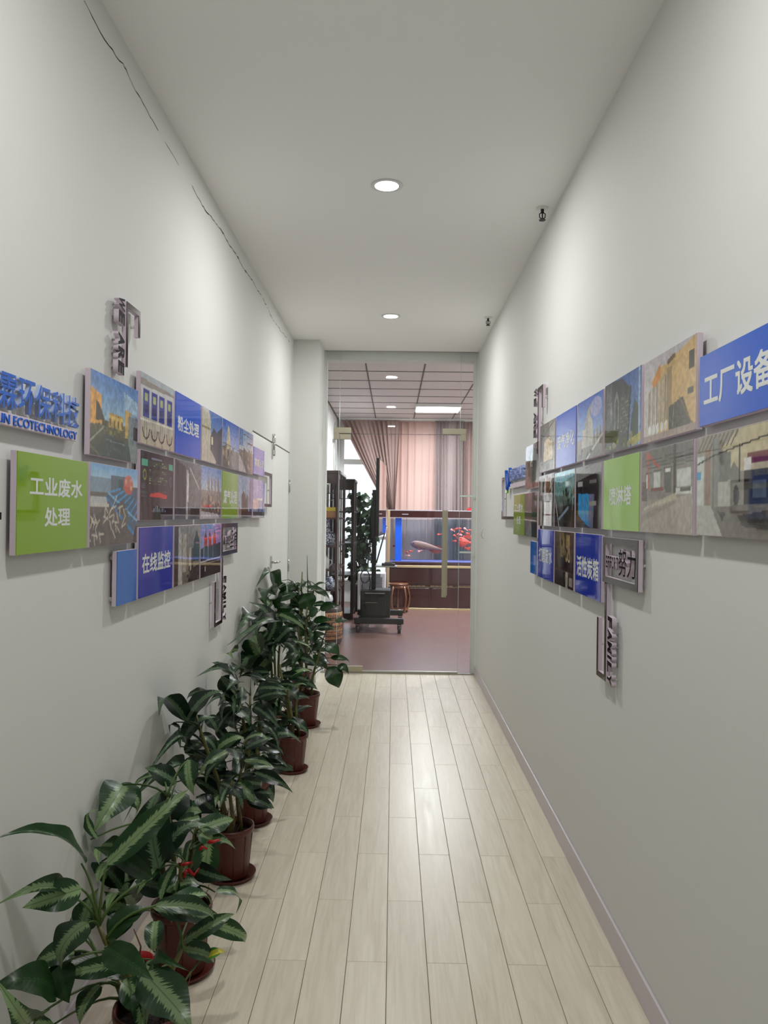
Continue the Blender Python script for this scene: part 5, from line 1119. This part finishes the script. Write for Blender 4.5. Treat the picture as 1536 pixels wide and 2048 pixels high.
# carved drum shaped stool with legs ------------------------------
t = thing('drum_stool', 'round polished wooden stool with bowed legs in front of the tank cabinet', 'stool', (.10, 13.28, 0))
M_stool = mat('polished_amber_wood', rgb(108,64,38), rough=.25, coat=.5, var=.2, vscale=8)
bm = new_bm(); lathe(bm, [(.0001,.455),(.155,.455),(.165,.462),(.165,.470),(.172,.476),(.172,.488),(.160,.494),(.0001,.494)], 36); obj('seat', bm, M_stool, t)
bm = new_bm(); lathe(bm, [(.150,.41),(.160,.42),(.160,.455),(.140,.455),(.140,.41)], 36); obj('apron', bm, M_stool, t)
for k in range(5):
    a = 2*PI*k/5+.35; bm = new_bm(); tube(bm, [(r_*math.cos(a), r_*math.sin(a), z_) for r_, z_ in ((.150,.45),(.178,.38),(.205,.26),(.198,.14),(.160,.03),(.158,0))], [.022,.018,.016,.016,.018,.021], 8); obj('leg', bm, M_stool, t)
bm = new_bm(); lathe(bm, [(.135,.035),(.165,.035),(.168,.05),(.165,.062),(.135,.062)], 36); obj('foot_ring', bm, M_stool, t)

# television on a mobile cart -------------------------------------
tv = thing('mobile_tv_stand', 'large television seen edge on, on a black wheeled cart with a cabinet', 'tv stand', (-.27, 11.3, 0))
lx, ly = .27, -11.3
def L3(x_, y_, z_): return (x_+lx, y_+ly, z_)
bm = new_bm()
p0, p1 = Vector((-.198, 10.55)), Vector((-.118, 12.0)); d = (p1-p0).normalized(); nn = Vector((d.y, -d.x))
def slab(bm, a, b, off0, off1, z0, z1):
    q = [a+nn*off0, a+nn*off1, b+nn*off1, b+nn*off0]
    lo = [bm.verts.new(L3(v.x, v.y, z0)) for v in q]; hi = [bm.verts.new(L3(v.x, v.y, z1)) for v in q]
    bm.faces.new(lo); bm.faces.new(hi[::-1])
    for i in range(4): bm.faces.new((lo[i], hi[i], hi[(i+1)%4], lo[(i+1)%4]))
slab(bm, p0, p1, -.045, 0, 1.355, 2.42); bmesh.ops.recalc_face_normals(bm, faces=bm.faces); obj('television', bm, M_black, tv, .008, 2)
bm = new_bm(); slab(bm, p0+d*.015, p1-d*.015, .0005, .003, 1.385, 2.40); bmesh.ops.recalc_face_normals(bm, faces=bm.faces); obj('screen', bm, mat('glossy_dark_screen', rgb(150,120,112), rough=.03, spec=1.0, metal=.85), tv)
bm = new_bm(); slab(bm, p0+d*.35, p1-d*.35, -.12, -.045, 1.40, 2.0); slab(bm, p0+d*.04, p1-d*.9, -.10, -.05, 1.33, 1.78); bmesh.ops.recalc_face_normals(bm, faces=bm.faces); obj('mount_plate', bm, M_blackm, tv, .004, 1)
bm = new_bm()
for i in range(16):
    yy = 10.62+.03*(i % 8); xx = -.25-.01*(i//8)-.003*i; tube(bm, [L3(xx, yy, 1.80+.02*(i % 3)), L3(xx-.015, yy, 1.55), L3(xx-.01, yy+.01, 1.30+.03*(i % 4))], [.006, .016, .004], 6)
obj('cable_bundle', bm, M_black, tv)
bm = new_bm(); bx(bm, *[v for v in (-.308+lx, -.242+lx, 11.27+ly, 11.36+ly, .58, 1.95)]); obj('pole', bm, M_blackm, tv, .008, 2)
bm = new_bm(); tube(bm, [L3(-.24, 11.3, .95), L3(-.12, 11.32, 1.40)], .010, 8); tube(bm, [L3(-.30, 11.4, .95), L3(-.36, 11.42, 1.35)], .006, 6); obj('brace', bm, M_blackm, tv)
bm = new_bm(); bx(bm, -.455+lx, -.03+lx, 11.05+ly, 11.50+ly, .17, .575); obj('cabinet', bm, M_blackm, tv, .006, 2)
bm = new_bm(); bx(bm, -.39+lx, -.10+lx, 11.035+ly, 11.049+ly, .22, .56); obj('cabinet_door', bm, M_blackm, tv, .004, 1)
bm = new_bm(); bx(bm, -.385+lx, -.11+lx, 11.02+ly, 11.034+ly, .535, .545); bx(bm, -.385+lx, -.22+lx, 11.02+ly, 11.034+ly, .405, .410); obj('door_trim', bm, M_alu, tv)
for y_ in (10.92, 11.88):
    bm = new_bm(); bx(bm, -.53+lx, .16+lx, y_-.045+ly, y_+.045+ly, .125, .205); obj('base_bar', bm, M_blackm, tv, .008, 2)
bm = new_bm(); bx(bm, -.40+lx, -.30+lx, 10.95+ly, 11.86+ly, .14, .19); bx(bm, -.2+lx, -.1+lx, 10.95+ly, 11.86+ly, .14, .19); obj('cross_bar', bm, M_blackm, tv, .004, 1)
for (x_, y_) in ((-.48, 10.92), (.10, 10.92), (-.48, 11.88), (.12, 11.88)):
    bm = new_bm(); tube(bm, [L3(x_-.022, y_-.02, .052), L3(x_+.022, y_-.02, .052)], .052, 20); cst = obj('caster', bm, M_black, tv, .004, 1)
    bm = new_bm(); bx(bm, x_-.03+lx, x_-.024+lx, y_-.03+ly, y_+.02+ly, .05, .12); bx(bm, x_+.024+lx, x_+.03+lx, y_-.03+ly, y_+.02+ly, .05, .12); bx(bm, x_-.03+lx, x_+.03+lx, y_-.03+ly, y_+.03+ly, .112, .126); obj('fork', bm, M_blackm, tv)
bm = new_bm(); bx(bm, -.25+lx, .06+lx, 11.08+ly, 11.40+ly, .905, .922); obj('tray', bm, M_alu, tv, .003, 1)
t = thing('black_device', 'flat black device lying on the cart tray', 'device', (-.06, 11.2, .922)); bm = new_bm(); bx(bm, -.10, .09, -.07, .08, 0, .035); obj('case', bm, M_black, t, .008, 2)
bm = new_bm(); bx(bm, -.06, .05, -.04, .05, .035, .05); obj('top', bm, M_black, t, .006, 2)
t = thing('cable_loop', 'loop of black cable hanging beside the cart pole', 'cable', (-.40, 11.25, .575))
bm = new_bm(); tube(bm, [(.07*math.cos(a)*.9, .02, .18+.09*math.sin(a)) for a in [i*2*PI/20 for i in range(20)]]+[(.06,.02,.18),(.08,.02,.09),(.07,.0,.0)], .008, 8); tube(bm, [(-.02,0,.12),(-.04,.0,.05),(-.03,0,0)], .006, 6); obj('cable', bm, M_black, t)
# white ribbed unit behind the pole
t = thing('white_appliance', 'white and grey ribbed appliance standing behind the cart pole', 'appliance', (-.33, 12.35, 0))
M_wplast = mat('white_plastic', rgb(216,216,222), rough=.4); M_gplast = mat('grey_plastic_grille', rgb(120,122,128), rough=.45)
bm = new_bm(); bx(bm, -.22, .22, -.16, .16, 0, .74); obj('housing', bm, M_wplast, t, .02, 3)
for i in range(9): boxobj('slat', (-.16, .17, -.175, -.162, .42+.03*i, .437+.03*i), M_gplast, t)
bm = new_bm(); bx(bm, -.12, .0, -.172, -.158, .70, .73); bx(bm, .06, .14, -.172, -.158, .68, .73); obj('control_panel', bm, M_gplast, t, .003, 1)

# display cabinets ------------------------------------------------
def cabinet(x0, x1, y0, y1, h, label, m, shelves, opened=True):
    t = thing('display_cabinet', label, 'cabinet', (x0, y0, 0)); w_, d_ = x1-x0, y1-y0; p = .045
    for (a, b) in ((0, 0), (w_-p, 0), (0, d_-p), (w_-p, d_-p)): boxobj('post', (a, a+p, b, b+p, 0, h), m, t, .004)
    boxobj('top', (-.0, w_+.012, -.012, d_+.012, h-.03, h+.015), m, t, .006)
    for z_ in shelves: boxobj('shelf', (p, w_-.004, .004, d_-.004, z_-.02, z_), m, t)
    boxobj('back_panel', (.0, .012, p, d_-p, .1, h-.03), M_wood_black, t)
    bm = new_bm(); bx(bm, p, w_-p, .01, .03, h-.16, h-.03); bx(bm, p, w_-p, .01, .03, 0, .10); obj('rail', bm, m, t)
    # fretwork on the long face
    for k in range(3):
        yy = p+(d_-2*p)*(k+.5)/3
        boxobj('fret_bar', (w_-.03, w_-.01, yy-.014, yy+.014, .1, h-.03), m, t, .003)
    bm = new_bm()
    for k in range(4):
        a = p+(w_-2*p)*(k+.5)/4; bx(bm, a-.006, a+.006, .012, .026, h-.30, h-.16)
    bx(bm, p, w_-p, .012, .026, h-.30, h-.288); obj('lattice', bm, m, t)
    return t
SH = [.10, .62, .90, 1.22, 1.60]
cabinet(-1.075, -.735, 10.5, 11.9, 2.225, 'nearer dark rosewood display cabinet on the left of the far room, holding porcelain', M_wood_dark, SH)
cabinet(-1.00, -.615, 12.2, 13.0, 2.19, 'farther blackened wood cabinet beside the climbing plant', M_wood_black, [.1, .7, 1.2, 1.7])
M_porc = mat('white_porcelain', rgb(222,226,226), rough=.12, coat=.6)
def bw_mat():
    m = bpy.data.materials.new('blue_and_white_porcelain'); m.use_nodes = True; nt = m.node_tree; p = nt.nodes['Principled BSDF']
    tc = nt.nodes.new('ShaderNodeTexCoord'); n = nt.nodes.new('ShaderNodeTexNoise'); n.inputs['Scale'].default_value = 38; n.inputs['Detail'].default_value = 2; n.inputs['Distortion'].default_value = 1.5
    nt.links.new(tc.outputs['Object'], n.inputs['Vector']); cr_ = nt.nodes.new('ShaderNodeValToRGB'); e = cr_.color_ramp.elements
    e[0].position = .47; e[0].color = rgb(34,48,96); e[1].position = .53; e[1].color = rgb(206,212,220); nt.links.new(n.outputs[0], cr_.inputs[0]); nt.links.new(cr_.outputs[0], p.inputs['Base Color']); p.inputs['Roughness'].default_value = .12
    return m
M_bw = bw_mat()
def vase(x_, y_, z_, prof, m, label, cat='vase', name='porcelain_vase', rings=()):
    t = thing(name, label, cat, (x_, y_, z_)); bm = new_bm(); lathe(bm, prof, 32); obj('body', bm, m, t)
    for (r_, zz) in rings:
        bm = new_bm(); lathe(bm, [(r_, zz-.004), (r_+.003, zz), (r_, zz+.004)], 32); obj('band', bm, mat('cobalt_band', rgb(30,44,92), rough=.2), t)
    return t
vase(-.90, 10.62, 1.22, [(.0001,0),(.06,0),(.10,.05),(.112,.12),(.10,.17),(.05,.20),(.036,.26),(.034,.34),(.052,.37),(.048,.37),(.03,.34),(.0001,.30)], M_bw, 'blue and white patterned vase with a flared neck on the cabinet shelf', rings=((.100,.175),(.035,.33)))
vase(-.93, 10.60, .90, [(.0001,0),(.05,0),(.066,.02),(.07,.12),(.06,.16),(.045,.175),(.03,.18),(.0001,.185)], M_porc, 'white porcelain teapot on the lower cabinet shelf', 'teapot', 'teapot')
tp = bpy.data.objects['teapot']
bm = new_bm(); tube(bm, [(.062,0,.13),(.095,0,.125),(.10,0,.08),(.066,0,.04)], .006, 8); obj('handle', bm, M_porc, tp)
bm = new_bm(); lathe(bm, [(.0001,.183),(.028,.183),(.02,.195),(.006,.20),(.010,.215),(.0001,.22)], 20); obj('lid', bm, M_porc, tp)
vase(-.88, 10.66, .62, [(.0001,0),(.05,0),(.09,.04),(.10,.1),(.07,.15),(.05,.17),(.055,.18),(.0001,.16)], M_bw, 'low grey blue jar in shadow under the teapot shelf', 'jar', 'porcelain_jar')
t = thing('display_box', 'yellow and tan box on the upper cabinet shelf', 'box', (-.90, 10.62, 1.60))
bm = new_bm(); bx(bm, -.12, .12, -.07, .10, 0, .09); obj('base', bm, mat('tan_wood', rgb(170,120,80), rough=.5), t, .003, 1)
bm = new_bm(); bx(bm, -.12, .12, -.071, .10, .092, .145); obj('lid', bm, mat('yellow_cloth', rgb(206,186,60), rough=.6), t, .003, 1)
bm = new_bm(); tube(bm, [(-.09,-.02,.15),(-.08,-.02,.24),(.08,-.02,.24),(.09,-.02,.15)], .004, 6); obj('handle', bm, M_gold, t)
# bamboo patterned drum in front of the cabinet, with a jar on it
t = thing('ceramic_drum_stool', 'round drum stool with a gold lattice pattern on dark ground, half hidden by the plants', 'stool', (-.865, 9.98, 0))
M_lat = mat('dark_brown_glaze', rgb(66,50,46), rough=.35); M_latg = mat('ochre_line_glaze', rgb(186,140,104), rough=.4)
bm = new_bm(); lathe(bm, [(.0001,0),(.20,0),(.222,.03),(.225,.06),(.228,.25),(.225,.42),(.222,.45),(.20,.485),(.0001,.49)], 40); obj('body', bm, M_lat, t)
bm = new_bm(); lathe(bm, [(.2265,.075),(.2295,.08),(.2315,.25),(.2285,.405),(.2265,.41)], 40); obj('ochre_field', bm, M_latg, t)
bm = new_bm(); rl = random.Random(4)
for k in range(64):
    a = 2*PI*k/64; a2 = a+.034
    for (z0, z1) in ((.085,.17),(.175,.285),(.29,.40)):
        zz0 = z0+rl.uniform(0,.03); zz1 = z1-rl.uniform(0,.03)
        q = [(.2335*math.cos(b), .2335*math.sin(b), z_) for b, z_ in ((a,zz0),(a2,zz0),(a2,zz1),(a,zz1))]; bm.faces.new([bm.verts.new(v) for v in q])
for z_ in (.172, .287, .12, .235, .345):
    lathe(bm, [(.2332, z_-.005), (.2342, z_), (.2332, z_+.005)], 40)
g = obj('lattice_lines', bm, M_lat, t)
t2 = vase(-.85, 9.95, .49, [(.0001,0),(.05,0),(.085,.03),(.095,.08),(.085,.12),(.055,.145),(.055,.165),(.062,.17),(.05,.17),(.0001,.15)], M_porc, 'small white jar with a blue landscape, standing on the drum stool', 'jar', 'porcelain_jar', rings=((.093,.05),))
# metal ring hanger on the left wall
t = thing('wall_chain', 'thin grey metal loops hanging on the far room left wall above the cabinet', 'chain')
bm = new_bm()
def loop(bm, cy, cz, ry, rz_): tube(bm, [(RX0+.04, cy+ry*math.cos(a), cz+rz_*math.sin(a)) for a in [i*2*PI/18 for i in range(19)]], .005, 6)
loop(bm, 13.62, 3.10, .20, .16); loop(bm, 13.62, 2.66, .24, .28); tube(bm, [(RX0+.04,13.62,2.38),(RX0+.04,13.62,2.0)], .005, 6); bx(bm, RX0, RX0+.05, 13.60, 13.64, 2.9, 2.96)
obj('loops', bm, M_alu, t)

# climbing plant in front of the window ---------------------------
tr = thing('climbing_plant', 'bushy dark green plant with small leaves in front of the bright window', 'potted plant', (-.52, 13.35, 0))
bm = new_bm(); lathe(bm, [(.0001,0),(.15,0),(.19,.30),(.20,.42),(.21,.44),(.19,.44),(.17,.40),(.0001,.40)], 28); obj('planter', bm, M_wood_black, tr)
rt_ = random.Random(21); br = new_bm(); tips = []
for i in range(16):
    a = rt_.uniform(0, 2*PI); h_ = rt_.uniform(.9, 2.0); r_ = rt_.uniform(.05, .26); pts = [Vector((0,0,.40))]
    for s_ in range(1, 7): t_ = s_/6; pts.append(Vector((r_*math.cos(a+t_)*t_**.7, .5*r_*math.sin(a+t_)*t_**.7, .40+(h_-.40)*t_)))
    tube(br, pts, [.010, .008, .007, .006, .005, .004, .003], 6); tips.append(pts)
obj('branches', br, M_wood_black, tr)
tl = [leaf_mesh('small_leaf', .1, .1, .01, M_leafT, .2, nu=4, nv=7)]
lf = 0
P0 = tr.location
def tree_leaf(p, ln, wd):
    a = rt_.uniform(0, 2*PI); el = rt_.uniform(-1.1, .5); y = Vector((math.cos(a)*math.cos(el), math.sin(a)*math.cos(el), math.sin(el)))
    hint = Vector((rt_.uniform(-.5,.5), -.7, .5)); n = (hint-y*hint.dot(y)).normalized(); x = y.cross(n)
    M = Matrix.Identity(4)
    for r in range(3): M[r][0] = x[r]*wd; M[r][1] = y[r]*ln; M[r][2] = n[r]*ln; M[r][3] = p[r]
    o = obj('leaf', tl[0], None, tr); o.matrix_basis = M
for i in range(290):
    zz = .55+1.45*rt_.random()**.8
    if zz > 1.3: cx = -.02 + .06*math.sin(zz*5); wr = .24*(1-((zz-1.5)/.62)**2*.75) if zz < 2.1 else .05
    else: cx = -.06; wr = .22
    p = Vector((cx+rt_.gauss(0, max(.04, wr)*.62), rt_.gauss(0, .12), zz))
    p.x = max(-.24, min(.30, p.x)); tree_leaf(p, rt_.uniform(.11, .17), rt_.uniform(.09, .13))
S.frame_set(1)
